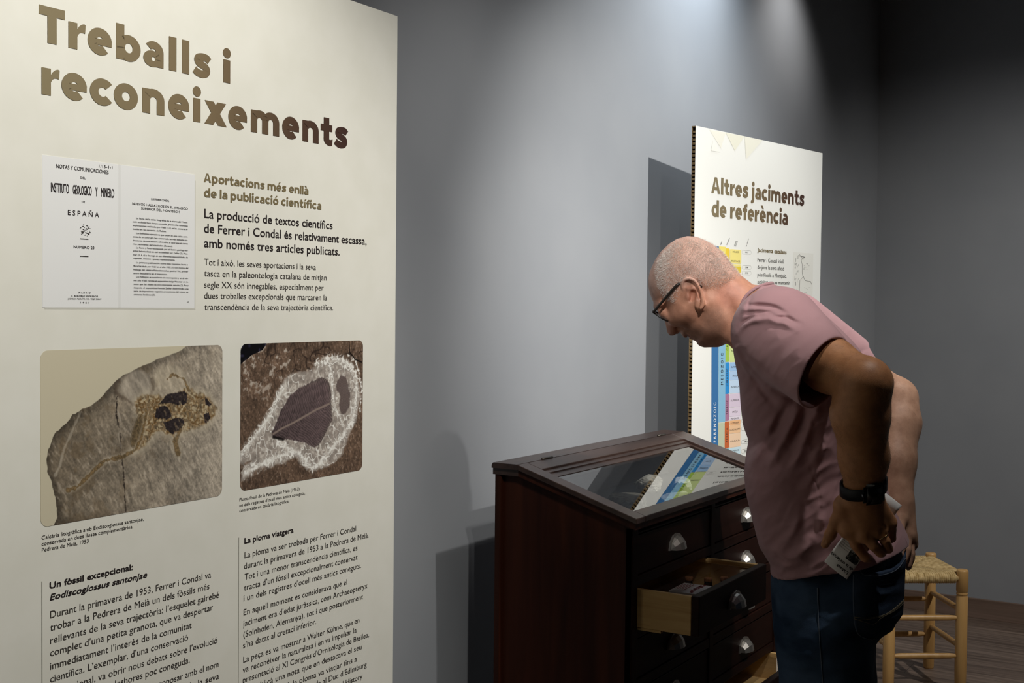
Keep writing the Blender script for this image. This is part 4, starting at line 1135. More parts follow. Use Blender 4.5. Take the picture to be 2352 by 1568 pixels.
# ------------------------------------------------------------ things in the case and in the open drawer
m_lime = noise_mix(mat('pale limestone', rough=0.8, spec=0.15), (0.34, 0.31, 0.25), (0.62, 0.58, 0.50), (60, 60, 60), 5, bump=.3)
m_lime2 = noise_mix(mat('white limestone', rough=0.75, spec=0.15), (0.55, 0.54, 0.50), (0.80, 0.79, 0.75), (50, 50, 50), 5, bump=.25)
m_card = mat('white specimen card', (0.80, 0.80, 0.78), 0.6)


def rock(name, label, loc, dims, m, seed, flat=0.0, rz=0.0):
    bm = bmesh.new()
    bmesh.ops.create_icosphere(bm, subdivisions=4, radius=1.0)
    r = np.random.default_rng(seed)
    dirs = [Vector(d).normalized() for d in r.normal(size=(16, 3))]
    offs = .62 + .30 * r.random(16)
    for v in bm.verts:
        p = v.co.copy()
        for d, o in zip(dirs, offs):
            k = p.dot(d)
            if k > o:
                p -= d * (k - o) * .92
        if flat:
            p.z = max(min(p.z, flat), -flat)
        p *= 1 + .05 * (math.sin(p.x * 17 + seed) * math.sin(p.y * 19 + 1) * math.sin(p.z * 23))
        v.co = Vector((p.x * dims[0], p.y * dims[1], p.z * dims[2] / (flat or .75)))
    zmin = min(v.co.z for v in bm.verts)
    bmesh.ops.translate(bm, verts=bm.verts, vec=(0, 0, -zmin))
    o = obj(name, bm, m)
    o.location = loc
    o.rotation_euler = (0, 0, rz)
    return tag(o, label, 'fossil rock', 'fossils in the display case')


TZ = 1.0362
rock('fossil_rock', 'flat grey stone slab nearest the corner under the sloping glass', (2.790, 1.385, TZ), (.074, .052, .016), m_lime, 3, .4, .5)
rock('fossil_rock', 'rough brownish lump of rock behind the flat grey slab in the case', (3.035, 1.445, TZ), (.050, .042, .020), m_lime, 11, 0, .3)
rock('fossil_rock', 'pale pointed stone right of the brownish lump under the glass', (3.16, 1.400, TZ), (.062, .034, .014), m_lime2, 19, .5, .2)
rock('fossil_rock', 'long white stone along the front of the case under the glass', (2.92, 1.315, TZ), (.085, .030, .011), m_lime2, 23, .5, .1)
o = boxobj('specimen_card', (2.99, 3.10, 1.262, 1.305, TZ, TZ + .003), m_card, bev=.0008)
tag(o, 'small colour printed specimen card lying at the front of the glass case', 'card')
boxobj('printed_patch', (.0, .05, -.012, .012, 0, .0004), ink(232, 200, 90), o).location = (3.03, 1.285, TZ + .0031)
boxobj('printed_patch', (.0, .02, -.012, .012, 0, .0004), ink(206, 120, 80), o).location = (3.01, 1.285, TZ + .0031)

DZ = Z1 - 2 * PITCH + .026 + .0105
m_bottle = glass_mat('vial glass', (0.80, 0.74, 0.64), 0.02)
m_cork = noise_mix(mat('cork', rough=0.9, spec=0.1), (0.30, 0.12, 0.05), (0.42, 0.19, 0.085), (200, 200, 200), 3)
for k, (x, y, lab) in enumerate(((2.815, 1.225, 'leftmost corked glass vial in the open drawer behind the red printed card'), (2.830, 1.180, 'middle corked glass vial in the open drawer'), (2.862, 1.150, 'corked glass vial furthest right in the open drawer'))):
    t = thing('glass_vial', lab, 'vial', (x, y, DZ), 0, 'corked vials in the open drawer')
    V, F = lathe_geo([(.013, 0), (.0145, .002), (.0145, .034), (.010, .040), (.0095, .046), (.0105, .047), (.0088, .047), (.0088, .041), (.013, .034), (.013, .003)], 18)
    pyobj('vial_body', V, F, m_bottle, t, True)
    V, F = lathe_geo([(.0082, .040), (.0086, .047), (.0102, .048), (.0104, .055), (.0095, .056)], 16)
    pyobj('cork_stopper', V, F, m_cork, t, True)
c = bpy.data.objects.new('printed_card', None)
crd = thing('printed_card', 'white card with red print lying in the open pale wooden drawer', 'card', (2.750, 1.187, DZ), .03)
boxobj('card_sheet', (-.050, .050, -.042, .042, .0, .044), mat('card paper', (0.72, 0.68, 0.66), .6), crd, bev=.001)
bm = bmesh.new()
for k in range(26):
    x = -.045 + .085 * random.random(); y = -.018 + random.random() * .012
    box(bm, x, x + .004 + .01 * random.random(), y, y + .002 + .004 * random.random(), .044, .0445)
for k in range(5):
    y = .012 + k * .006
    box(bm, -.02, .03 + .012 * random.random(), y, y + .0016, .044, .0445)
obj('red_print', bm, mat('red ink', srgb(150, 40, 46), .6), crd)

# ------------------------------------------------------------ straw stool
m_beech = noise_mix(mat('varnished beech', rough=0.35, spec=0.4), (0.47, 0.26, 0.085), (0.60, 0.36, 0.135), (30, 30, 2.5), 4, 0.3, 0.7, distort=.3)
m_straw = noise_mix(mat('woven straw', rough=0.75, spec=0.2), (0.36, 0.235, 0.085), (0.70, 0.52, 0.26), (70, 70, 70), 3, 0.3, 0.7)
BRp = Vector((5.4047, 1.2296, 0)); FRp = Vector((5.1299, 1.0421, 0))
v = FRp - BRp
wv = Vector((v.y, -v.x, 0)) * .888
FLp, BLp = FRp + wv, BRp + wv
sc_ = (BRp + FRp + FLp + BLp) / 4
stool = thing('straw_stool', 'varnished wooden stool with woven straw seat standing by the right wall', 'stool', sc_)
posts = [p - sc_ for p in (FRp, BRp, BLp, FLp)]
for p in posts:
    V, F = lathe_geo([(.019, 0), (.0215, .006), (.0232, .10), (.0232, .391), (.0205, .394), (.0205, .397), (.0228, .400), (.0228, .404), (.0205, .407), (.0205, .410), (.0232, .413), (.0232, .492), (.0215, .498), (.019, .50)], 24, p.x, p.y)
    pyobj('leg', V, F, m_beech, stool, True)
for (i, j), hs in (((0, 3), (.304, .149)), ((0, 1), (.334, .186)), ((1, 2), (.301, .148)), ((2, 3), (.334, .186))):
    for h in hs:
        a, b = posts[i], posts[j]
        d = (b - a).normalized()
        P = [a + d * .015, a + d * .022, a + d * .045, a + (b - a) * .5, b - d * .045, b - d * .022, b - d * .015]
        V, F = tube_geo([(q.x, q.y, h) for q in P], [.0075, .0085, .0112, .0122, .0112, .0085, .0075], 14)
        pyobj('rung', V, F, m_beech, stool, True)
# rush seat: cords wrap each rail and run in to the diagonals
g = []
cen = sum(posts, Vector()) / 4
ZS = .466
for i in range(4):
    a, b = posts[i], posts[(i + 1) % 4]
    L = (b - a).length
    d = (b - a) / L
    inn = Vector((-d.y, d.x, 0))
    if inn.dot(cen - a) < 0:
        inn = -inn
    depth_c = (cen - a).dot(inn)
    nC = 27
    for k in range(nC):
        s = .030 + (L - .060) * (k + .5) / nC
        q = a + d * s
        ln = depth_c * (1 - abs(2 * s / L - 1)) * .985 + .004
        jit = (random.random() - .5) * .002
        P = []
        for ang in (-150, -110, -70, -30, 10, 50, 90):
            an = math.radians(ang)
            P.append(q - inn * (.017 * math.cos(an)) + Vector((0, 0, ZS + .0175 * math.sin(an))) + d * jit)
        for f in (.35, .7, 1.0):
            if ln > .01:
                P.append(q + inn * (ln * f) + Vector((0, 0, ZS + .0175 - .010 * (f * ln / depth_c) ** 1.0 + .004 * math.sin(math.pi * f))) + d * (jit + (random.random() - .5) * .0025))
        g.append(tube_geo(P, (L - .06) / nC * .60, 6))
    g.append(tube_geo([a + d * .02 + Vector((0, 0, ZS)), b - d * .02 + Vector((0, 0, ZS))], .0125, 10))
V, F = join_geo(g)
pyobj('woven_seat', V, F, m_straw, stool, True)

# ------------------------------------------------------------ the visitor
def surface_nets(D, org, h):
    S = D < 0
    nx, ny, nz = D.shape
    cnt = np.zeros((nx - 1, ny - 1, nz - 1), np.int8)
    for a in (0, 1):
        for b in (0, 1):
            for c in (0, 1):
                cnt += S[a:nx - 1 + a, b:ny - 1 + b, c:nz - 1 + c]
    I, J, K = np.nonzero((cnt > 0) & (cnt < 8))
    idx = np.full(cnt.shape, -1, np.int32)
    idx[I, J, K] = np.arange(len(I))
    acc = np.zeros((len(I), 3)); num = np.zeros(len(I))
    for ax in range(3):
        o1, o2 = [q for q in range(3) if q != ax]
        for p in (0, 1):
            for q in (0, 1):
                off = [0, 0, 0]; off[o1] = p; off[o2] = q
                A = D[I + off[0], J + off[1], K + off[2]]
                off2 = list(off); off2[ax] = 1
                B = D[I + off2[0], J + off2[1], K + off2[2]]
                m = (A < 0) != (B < 0)
                t = np.where(m, A / np.where(m, A - B, 1), 0)
                P = np.zeros((len(I), 3))
                P[:, o1] = p; P[:, o2] = q; P[:, ax] = t
                acc[m] += P[m]; num[m] += 1
    V = (np.stack([I, J, K], 1) + acc / num[:, None]) * h + np.array(org)
    Fs = []
    for ax in range(3):
        o1, o2 = (ax + 1) % 3, (ax + 2) % 3
        sl0 = [slice(1, -1)] * 3; sl1 = [slice(1, -1)] * 3
        sl0[ax] = slice(0, -1); sl1[ax] = slice(1, None)
        A = S[tuple(sl0)]; B = S[tuple(sl1)]
        for flip in (0, 1):
            M = (A & ~B) if not flip else (~A & B)
            pos = list(np.nonzero(M))
            full = [p + 1 for p in pos]; full[ax] = pos[ax]
            q = []
            for da, db in ((-1, -1), (0, -1), (0, 0), (-1, 0)):
                c = [full[0].copy(), full[1].copy(), full[2].copy()]
                c[o1] = c[o1] + da; c[o2] = c[o2] + db
                q.append(idx[c[0], c[1], c[2]])
            q = np.stack(q, 1)
            if flip:
                q = q[:, ::-1]
            Fs.append(q[(q >= 0).all(1)])
    return V, np.concatenate(Fs)


class Field:
    """signed distance on a regular grid; axes = (forward F, left L, up Z) of the visitor"""
    def __init__(s, lo, hi, h):
        s.lo, s.h = np.array(lo, float), h
        s.n = [int(math.ceil((b - a) / h)) + 1 for a, b in zip(lo, hi)]
        s.ax = [s.lo[i] + h * np.arange(s.n[i], dtype=np.float32) for i in range(3)]
        s.D = np.full(s.n, 1.0, np.float32)

    def sub(s, lo, hi):
        r = []
        for i in range(3):
            a = max(0, int((lo[i] - s.lo[i]) / s.h)); b = min(s.n[i], int((hi[i] - s.lo[i]) / s.h) + 2)
            if b <= a:
                return None
            r.append(slice(a, b))
        return tuple(r)

    def grid(s, r):
        return (s.ax[0][r[0]][:, None, None], s.ax[1][r[1]][None, :, None], s.ax[2][r[2]][None, None, :])

    def union(s, r, d, k):
        A = s.D[r]
        if k <= 0:
            s.D[r] = np.minimum(A, d)
        else:
            hh = np.maximum(k - np.abs(A - d), 0) / k
            s.D[r] = np.minimum(A, d) - hh * hh * k * .25

    def cut(s, r, d, k):
        A = s.D[r]
        hh = np.maximum(k - np.abs(A + d), 0) / max(k, 1e-6)
        s.D[r] = np.maximum(A, -d) + hh * hh * k * .25

    def cone(s, a, b, ra, rb, k=.01, op='u', flat=None):
        a, b = np.array(a, float), np.array(b, float)
        m = max(ra, rb) + k * 1.5 + 4 * s.h
        r = s.sub(np.minimum(a, b) - m, np.maximum(a, b) + m)
        if r is None:
            return
        X, Y, Zz = s.grid(r)
        d = b - a
        t = np.clip(((X - a[0]) * d[0] + (Y - a[1]) * d[1] + (Zz - a[2]) * d[2]) / (d @ d + 1e-12), 0, 1)
        dx, dy, dz = X - a[0] - t * d[0], Y - a[1] - t * d[1], Zz - a[2] - t * d[2]
        if flat:
            n, f = np.array(flat[0], float), flat[1]
            n = n / np.linalg.norm(n)
            q = (dx * n[0] + dy * n[1] + dz * n[2]) * (1 / f - 1)
            dx, dy, dz = dx + q * n[0], dy + q * n[1], dz + q * n[2]
        v = np.sqrt(dx * dx + dy * dy + dz * dz) - (ra + t * (rb - ra))
        (s.union if op == 'u' else s.cut)(r, v, k)

    def chain(s, P, R, k=.01, **kw):
        R = R if isinstance(R, (list, tuple)) else [R] * len(P)
        for i in range(len(P) - 1):
            s.cone(P[i], P[i + 1], R[i], R[i + 1], k, **kw)

    def ell(s, c, rad, k=.01, op='u', axes=None):
        c = np.array(c, float); m = max(rad) + k * 1.5 + 4 * s.h
        r = s.sub(c - m, c + m)
        if r is None:
            return
        X, Y, Zz = s.grid(r)
        X, Y, Zz = X - c[0], Y - c[1], Zz - c[2]
        if axes is not None:
            A = np.array(axes, float)
            A = A / np.linalg.norm(A, axis=1)[:, None]
            X, Y, Zz = [X * q[0] + Y * q[1] + Zz * q[2] for q in A]
        k0 = np.sqrt((X / rad[0]) ** 2 + (Y / rad[1]) ** 2 + (Zz / rad[2]) ** 2)
        v = (k0 - 1) * min(rad) * (.6 + .4)
        (s.union if op == 'u' else s.cut)(r, v, k)

    def inflate(s, poly, Wf, Rf, k=.01):
        P = np.array(poly)
        r = s.sub((P[:, 0].min() - .03, -9, P[:, 1].min() - .03), (P[:, 0].max() + .03, 9, P[:, 1].max() + .03))
        F = s.ax[0][r[0]]; Zz = s.ax[2][r[2]]
        G, H = np.meshgrid(F, Zz, indexing='ij')
        d2 = sd_poly(G, H, [tuple(p) for p in poly]).astype(np.float32)
        W = Wf(G, H).astype(np.float32); Rr = Rf(G, H).astype(np.float32)
        e = (np.maximum(d2 + Rr, 0) / Rr)
        L = s.ax[1][r[1]]
        q = np.sqrt((L[None, :, None] / W[:, None, :]) ** 2 + (e ** 2)[:, None, :]) - 1
        v = q * np.minimum(W, Rr)[:, None, :] * .8
        s.union(r, v.astype(np.float32), k)

    def mesh(s):
        return surface_nets(s.D, s.lo, s.h)


def tps(ctrl):
    c = np.array(ctrl, float)
    P = c[:, :2]; n = len(P)
    U = lambda r2: np.where(r2 > 0, .5 * r2 * np.log(np.maximum(r2, 1e-12)), 0)
    r2 = ((P[:, None] - P[None]) ** 2).sum(-1)
    A = np.zeros((n + 3, n + 3))
    A[:n, :n] = U(r2) + np.eye(n) * 2e-5
    A[:n, n] = 1; A[:n, n + 1:] = P; A[n, :n] = 1; A[n + 1:, :n] = P.T
    sol = np.linalg.solve(A, np.concatenate([c[:, 2:], np.zeros((3, c.shape[1] - 2))]))

    def ev(x, z, j, lo, hi):
        o = sol[n, j] + sol[n + 1, j] * x + sol[n + 2, j] * z
        for i in range(n):
            o = o + sol[i, j] * U((x - P[i, 0]) ** 2 + (z - P[i, 1]) ** 2)
        return np.clip(o, lo, hi)
    return (lambda x, z: ev(x, z, 0, .008, .082)), (lambda x, z: ev(x, z, 1, .012, .08))


const = lambda v: (lambda x, z: np.full(np.shape(x), v))


def interp_z(tab):
    zs = [a for a, _ in tab]; vs = [b for _, b in tab]
    return lambda x, z: np.interp(z, zs, vs)


PB = (2.678, 0.8879, 0.0)
person = thing('person', 'grey haired man in faded pink T-shirt bending over the case, hands behind his back', 'person', PB, math.radians(13.897))


def to_local(V):
    V = np.asarray(V, float)
    return np.stack([-V[:, 1], V[:, 0], V[:, 2]], 1)         # F,L,Z -> local x,y,z


def arr_mesh(name, V, F, m, parent, smooth=True):
    me = bpy.data.meshes.new(name)
    me.vertices.add(len(V)); me.vertices.foreach_set('co', np.asarray(V, np.float32).ravel())
    F = np.asarray(F, np.int32)
    me.loops.add(F.size); me.loops.foreach_set('vertex_index', F.ravel())
    me.polygons.add(len(F)); me.polygons.foreach_set('loop_start', np.arange(0, F.size, F.shape[1], dtype=np.int32))
    me.update(calc_edges=True)
    me.validate()
    return link(name, me, m, parent, smooth)


def relax(V, F, it=2, lam=.5, mask=None):
    n = len(V)
    E = np.concatenate([F[:, [0, 1]], F[:, [1, 2]], F[:, [2, 3]], F[:, [3, 0]]])
    E = np.concatenate([E, E[:, ::-1]])
    cnt = np.bincount(E[:, 0], minlength=n)[:, None]
    for k in range(it):
        S = np.stack([np.bincount(E[:, 0], weights=V[E[:, 1], j], minlength=n) for j in range(3)], 1) / np.maximum(cnt, 1)
        l = lam if mask is None else lam * mask[:, None]
        V = V + (S - V) * l
    return V


def vnormals(V, F):
    a = V[F[:, 2]] - V[F[:, 0]]; b = V[F[:, 3]] - V[F[:, 1]]
    n = np.cross(a, b)
    N_ = np.zeros_like(V)
    for j in range(4):
        for q in range(3):
            N_[:, q] += np.bincount(F[:, j], weights=n[:, q], minlength=len(V))
    return N_ / np.maximum(np.linalg.norm(N_, axis=1), 1e-12)[:, None]


# ---- skin: head and neck
Wh, Rh = tps(HEAD_CTRL)
f = Field((.02, -.125, 1.36), (.385, .125, 1.735), .0021)
neck = [(.155, 1.465), (.13, 1.42), (.10, 1.38), (.05, 1.38), (.03, 1.47), (.055, 1.585), (.095, 1.598)]
f.inflate(HEAD_POLY + neck, Wh, Rh, .004)
for sg in (1, -1):
    # brow, eyelids, cheek
    f.ell((.3215, sg * .031, 1.5375), (.0115, .0125, .0115), .006)
    f.cone((.3405, sg * .012, 1.5475), (.3220, sg * .050, 1.5545), .006, .005, .012)
    f.cone((.3305, sg * .022, 1.5355), (.3185, sg * .043, 1.5330), .0016, .0012, .002, op='c')
    f.cone((.2960, sg * .038, 1.5220), (.2640, sg * .058, 1.5420), .012, .012, .03)
    # nose wing, nostril, fold and mouth
    f.ell((.2985, sg * .0125, 1.4930), (.0085, .0075, .0085), .006)
    f.ell((.2972, sg * .0075, 1.4862), (.0062, .0038, .0050), .003, op='c')
    f.chain([(.2905, sg * .019, 1.5010), (.2770, sg * .031, 1.4985), (.2590, sg * .037, 1.4885)], [.0016, .002, .0015], .008, op='c')
    f.chain([(.2705, 0, 1.4790), (.2650, sg * .013, 1.4830), (.2560, sg * .0235, 1.4885)], [.0018, .0017, .0013], .004, op='c')
    # ear: plate, rim, inner ridge, lobe, hollow
    e = lambda p, l: (p[0], sg * l, p[1])
    off = .012
    f.ell((.2455, sg * .0725, 1.5790), (.017, .008, .028), .008, axes=((1, 0, .38), (0, 1, 0), (-.38, 0, 1)))
    Rm = [(p[0], sg * (.0745 + off * min(1, i / 4)), p[1]) for i, p in enumerate(EAR_RIM[:10])]
    f.chain([tuple(q) for q in catmull(Rm, 3)], .0034, .0015)
    f.chain([e(p, .0790) for p in EAR_ANTI], .0030, .004)
    f.ell(e((.2295, 1.5500), .0785), (.0075, .0045, .0085), .005)
    f.ell(e((.2470, 1.5730), .0830), (.0095, .0125, .0150), .002, op='c', axes=((1, 0, .38), (0, 1, 0), (-.38, 0, 1)))
    f.ell(e((.2560, 1.5700), .0770), (.0050, .0050, .0065), .004)
    f.ell(e((.2570, 1.5975), .0860), (.0095, .0085, .0065), .003, op='c')
    f.chain([e(p, .0800) for p in ((.2335, 1.6040), (.2190, 1.5850), (.2160, 1.5640), (.2190, 1.5430))], .0042, .004, op='c')
    # neck muscle
    f.cone((.2080, sg * .056, 1.5560), (.1500, sg * .030, 1.4700), .014, .016, .03)
Vh, Fh = f.mesh()
Vh = relax(Vh, Fh, 2, .45)


# ---- skin: arms and hands
def arm_field(lo, hi, h, A, Hd, sg, fist):
    g = Field(lo, hi, h)
    g.cone((A['s'][0] - .01, A['s'][1] * .86, A['s'][2] - .035), A['u1'], .046, .0540, .01)
    g.cone(A['u1'], A['e'], .0530, .0470, .02)
    g.ell(A['e'], (.042, .042, .042), .02)
    g.cone(A['e'], A['f1'], .0460, .0540, .02)
    g.cone(A['f1'], A['f2'], .0540, .0460, .02)
    g.cone(A['f2'], A['w'], .0465, .0365, .02, flat=((0, 1, 0), .88))
    w = A['w']
    fl = dict(flat=((0, 1, 0), .62))
    for kk, r1, r2 in (('pi', .028, .0165), ('pm', .028, .0165), ('pr', .027, .0155), ('pp', .025, .0140)):
        g.cone(w, Hd[kk], r1 * 1.18, r2 * 1.25, .014, **fl)
    g.cone(Hd['pi'], Hd['pp'], .0150, .0125, .012, flat=((0, 1, 0), .8))
    g.cone(w, Hd['t0'], .026, .0190, .016, flat=((0, 1, 0), .8))
    return g


HL = HAND
f = Field((-.235, .14, 1.02), (.115, .43, 1.585), .0021)
g = arm_field((-.235, .14, 1.02), (.115, .43, 1.585), .0021, LARM, HL, 1, True)
fr = .0094
g.cone(HL['t0'], HL['pi'], .016, .0135, .014, flat=((0, 1, 0), .75))
g.chain([HL['t0'], HL['t1'], HL['t2'], HL['t3']], [.0165, .0128, .0115, .0088], .006)
for a, b, c, d, r in (('pi', 'i1', 'i2', 'i3', 1.10), ('pm', 'm1', 'm2', 'm3', 1.10), ('pr', 'r1', 'r2', 'r3', 1.0), ('pp', 'k1', 'k2', 'k3', .88)):
    g.chain([HL[a], HL[b]], [fr * 1.18 * r, fr * 1.06 * r], .004)
    g.chain([HL[b], HL[c], HL[d]], [fr * 1.06 * r, fr * .98 * r, fr * .86 * r], .0025)
    p = np.array(HL[a]) + np.array([0, .0035, 0])
    g.ell(p, (.0088 * r, .0070, .0092 * r), .008)
for a, b in (('pi', 'pm'), ('pm', 'pr'), ('pr', 'pp')):      # valleys between the knuckles
    m = (np.array(HL[a]) + np.array(HL[b])) / 2 + np.array([0, .019, -.003])
    g.cone(m, m + np.array([0, -.002, -.022]), .0035, .003, .008, op='c')
m = np.array(HL['t3'])
g.cone(m + np.array([.004, .010, -.001]), m + np.array([-.002, .0098, .010]), .0018, .0018, .002, op='c')
V1, F1 = g.mesh()
V1 = relax(V1, F1, 2, .45)
g = arm_field((-.275, -.36, .93), (.12, -.10, 1.58), .0028, RARM, RHAND, -1, False)
HR = RHAND
g.chain([HR['t0'], HR['t1'], HR['t2']], [.016, .0115, .009], .006)
for ks, r in (('pi', 1.05), ('pm', 1.08), ('pr', 1.0), ('pp', .88)):
    q = {'pi': 'i', 'pm': 'm', 'pr': 'r', 'pp': 'k'}[ks]
    g.chain([HR[ks], HR[q + '1'], HR[q + '2']], [fr * 1.15 * r, fr * r, fr * .85 * r], .0025)
V2, F2 = g.mesh()
V2 = relax(V2, F2, 2, .45)
# ---- skin: trunk under the shirt joins head and arms
g = Field((-.22, -.30, .93), (.20, .30, 1.60), .006)
g.chain([(.08, 0, 1.50), (.0, 0, 1.35), (-.04, 0, 1.15), (-.07, 0, 1.0)], [.055, .095, .095, .09], .05)
g.cone((.04, .14, 1.45), (.04, -.14, 1.45), .045, .045, .05)
g.cone((.11, 0, 1.54), (.07, 0, 1.46), .05, .06, .03)
V3, F3 = g.mesh()
V = np.concatenate([Vh, V1, V2, V3])
F = np.concatenate([Fh, F1 + len(Vh), F2 + len(Vh) + len(V1), F3 + len(Vh) + len(V1) + len(V2)])
m_skin = mat('skin', rough=0.5, spec=0.35)
b_ = bsdf(m_skin)
b_.inputs['Subsurface Weight'].default_value = .06
b_.inputs['Subsurface Radius'].default_value = (.012, .005, .003)
at_ = N(m_skin, 'ShaderNodeAttribute', attribute_name='Col')
nzs = N(m_skin, 'ShaderNodeTexNoise'); nzs.inputs['Scale'].default_value = 55; nzs.inputs['Detail'].default_value = 6
tcs = N(m_skin, 'ShaderNodeTexCoord'); Lk(m_skin, tcs.outputs['Object'], nzs.inputs['Vector'])
crs = N(m_skin, 'ShaderNodeValToRGB')
crs.color_ramp.elements[0].position = .3; crs.color_ramp.elements[0].color = (.82, .76, .74, 1)
crs.color_ramp.elements[1].position = .7; crs.color_ramp.elements[1].color = (1.08, 1.06, 1.06, 1)
Lk(m_skin, nzs.outputs['Fac'], crs.inputs['Fac'])
mxs = N(m_skin, 'ShaderNodeMix', data_type='RGBA', blend_type='MULTIPLY'); mxs.inputs['Factor'].default_value = 1
Lk(m_skin, at_.outputs['Color'], mxs.inputs[6]); Lk(m_skin, crs.outputs['Color'], mxs.inputs[7])
Lk(m_skin, mxs.outputs[2], b_.inputs['Base Color'])
nz2 = N(m_skin, 'ShaderNodeTexNoise'); nz2.inputs['Scale'].default_value = 420; nz2.inputs['Detail'].default_value = 3
Lk(m_skin, tcs.outputs['Object'], nz2.inputs['Vector'])
bps = N(m_skin, 'ShaderNodeBump'); bps.inputs['Strength'].default_value = .22; bps.inputs['Distance'].default_value = .0012
Lk(m_skin, nz2.outputs['Fac'], bps.inputs['Height']); Lk(m_skin, bps.outputs['Normal'], b_.inputs['Normal'])
body = arr_mesh('body', to_local(V), F, m_skin, person)
col = np.zeros((len(V), 3))
nh = len(Vh)
face = np.array([.60, .305, .200]); scalp = np.array([.66, .43, .345]); redn = np.array([.56, .25, .17]); tanarm = np.array([.46, .220, .100]); palearm = np.array([.50, .30, .20])
hx, hz = V[:nh, 0], V[:nh, 2]
c = np.zeros((nh, 3)) + face
c = mixc(c, scalp, sm(1.58, 1.62, hz + .25 * (hx - .25)))
c = mixc(c, redn, sm(.045, .015, np.hypot(hx - .165, hz - 1.575)) * .8)
c = mixc(c, redn * .95, sm(.03, .01, np.hypot(hx - .245, hz - 1.58)) * .5)
c = mixc(c, redn * .9, sm(.020, .008, np.hypot(hx - .308, hz - 1.492)) * .7)
jaw = sm(.035, .012, sd_line(hx, hz, [(.262, 1.485), (.235, 1.475), (.205, 1.49), (.195, 1.525)]))
spk = vnoise(hx, hz, 900, 5) * .6 + vnoise(hx, hz, 400, 6) * .4
c = mixc(c, np.array([.27, .17, .13]), jaw * (.15 + .45 * spk))
lips = sm(.010, .003, np.hypot((hx - .264) * 1.0, (hz - 1.480) * 1.0)) * sm(.026, .018, np.abs(V[:nh, 1]))
c = mixc(c, np.array([.42, .17, .13]), lips * .6)
col[:nh] = c
col[nh:nh + len(V1)] = tanarm
col[nh + len(V1):nh + len(V1) + len(V2)] = palearm
col[nh + len(V1) + len(V2):] = face
la = body.data.color_attributes.new('Col', 'FLOAT_COLOR', 'POINT')
la.data.foreach_set('color', np.concatenate([col, np.ones((len(V), 1))], 1).astype(np.float32).ravel())


# ---- cropped hair: short strands over the sides and back of the head, sparse on top
def strands(name, P, Dn, L, wd, m, parent):
    n = len(P)
    side = np.cross(Dn, RNG.normal(size=(n, 3))); side /= np.linalg.norm(side, axis=1)[:, None]
    A = P - Dn * .0006
    V = np.stack([A - side * wd, A + side * wd, A + Dn * L[:, None]], 1).reshape(-1, 3)
    Fq = np.arange(3 * n).reshape(-1, 3)
    return arr_mesh(name, to_local(V), Fq, m, parent, False)


Nh = vnormals(Vh, Fh)
inh = sd_poly(Vh[:, 0], Vh[:, 2], HAIR)
dens = sm(.004, -.010, inh) * (np.abs(Vh[:, 1]) < .0840)
ear_c = np.hypot((Vh[:, 0] - .2455 + .38 * (Vh[:, 2] - 1.58) * -1.0) / .021, (Vh[:, 2] - 1.578) / .036)
dens = dens * (ear_c > 1)
top = sm(.030, .055, np.abs(Vh[:, 1])) * .75 + .25
dens = dens * top
pick = RNG.choice(len(Vh), 42000, p=dens / dens.sum())
P = Vh[pick] + RNG.normal(size=(len(pick), 3)) * .0008
Dn = Nh[pick] * .75 + RNG.normal(size=(len(pick), 3)) * .22 + np.array([-.25, 0, -.35]) * .6 + np.array([.35, 0, 0]) * (P[:, :1] > .30)
Dn /= np.linalg.norm(Dn, axis=1)[:, None]
m_hair = mat('white stubble hair', (.78, .74, .69), .6, spec=.3)
m_hair2 = mat('dark grey hair', (.24, .21, .185), .6, spec=.3)
back = (P[:, 0] < .225) & (P[:, 2] - 1.60 < (P[:, 0] - .14) * 1.6)
kk = RNG.random(len(P)) < np.where(back, .32, .0)
strands('hair', P[~kk], Dn[~kk], .0034 + .0036 * RNG.random((~kk).sum()), .00019, m_hair, person)
strands('hair', P[kk], Dn[kk], .0030 + .003 * RNG.random(kk.sum()), .00017, m_hair2, person)['label'] = 'dark grey cropped hair at the nape'
# forearm hair
m_hair3 = mat('brown arm hair', (.22, .15, .09), .6, spec=.3)
for (Vx, Fx, nn, cm, zlo) in ((V1, F1, 9000, m_hair3, 1.20), (V2, F2, 6000, m_hair3, 1.12)):
    Nx = vnormals(Vx, Fx)
    ok = np.nonzero((Vx[:, 2] > zlo) & (Vx[:, 0] < -.06))[0]
    pk = RNG.choice(ok, nn)
    D_ = Nx[pk] * .55 + np.array([-.1, 0, -.7]) + RNG.normal(size=(nn, 3)) * .3
    D_ /= np.linalg.norm(D_, axis=1)[:, None]
    o = strands('arm_hair', Vx[pk], D_, .004 + .006 * RNG.random(nn), .00008, cm, person)
    o['kind'] = 'stuff'

# ---- T-shirt
m_shirt = noise_mix(mat('faded pink cotton', rough=0.85, spec=0.15), (.365, .205, .215), (.415, .240, .250), (7, 7, 7), 4, 0.3, 0.7, bump=.12, bscale=900)
bsdf(m_shirt).inputs['Sheen Weight'].default_value = .15
g = Field((-.262, -.365, .90), (.215, .365, 1.645), .0028)
front = [(.235, 1.58), (.167, 1.4974), (.1655, 1.4646), (.158, 1.4249), (.1474, 1.3754), (.1436, 1.3258), (.137, 1.2812), (.1245, 1.2489), (.1300, 1.2166), (.1334, 1.1736), (.1288, 1.1309), (.1121, 1.069), (.0965, 1.0112), (.0714, .9731), (.0705, .88)]
backl = [(-.21, .88), (-.2284, .9984), (-.2326, 1.0209), (-.2229, 1.051), (-.198, 1.0976), (-.170, 1.1732), (-.160, 1.2693), (-.150, 1.34), (-.135, 1.41), (-.1143, 1.4575), (-.1001, 1.4746), (-.0715, 1.5031), (-.0333, 1.5385), (.0051, 1.5674), (.0535, 1.5944), (.0855, 1.6051), (.12, 1.625)]


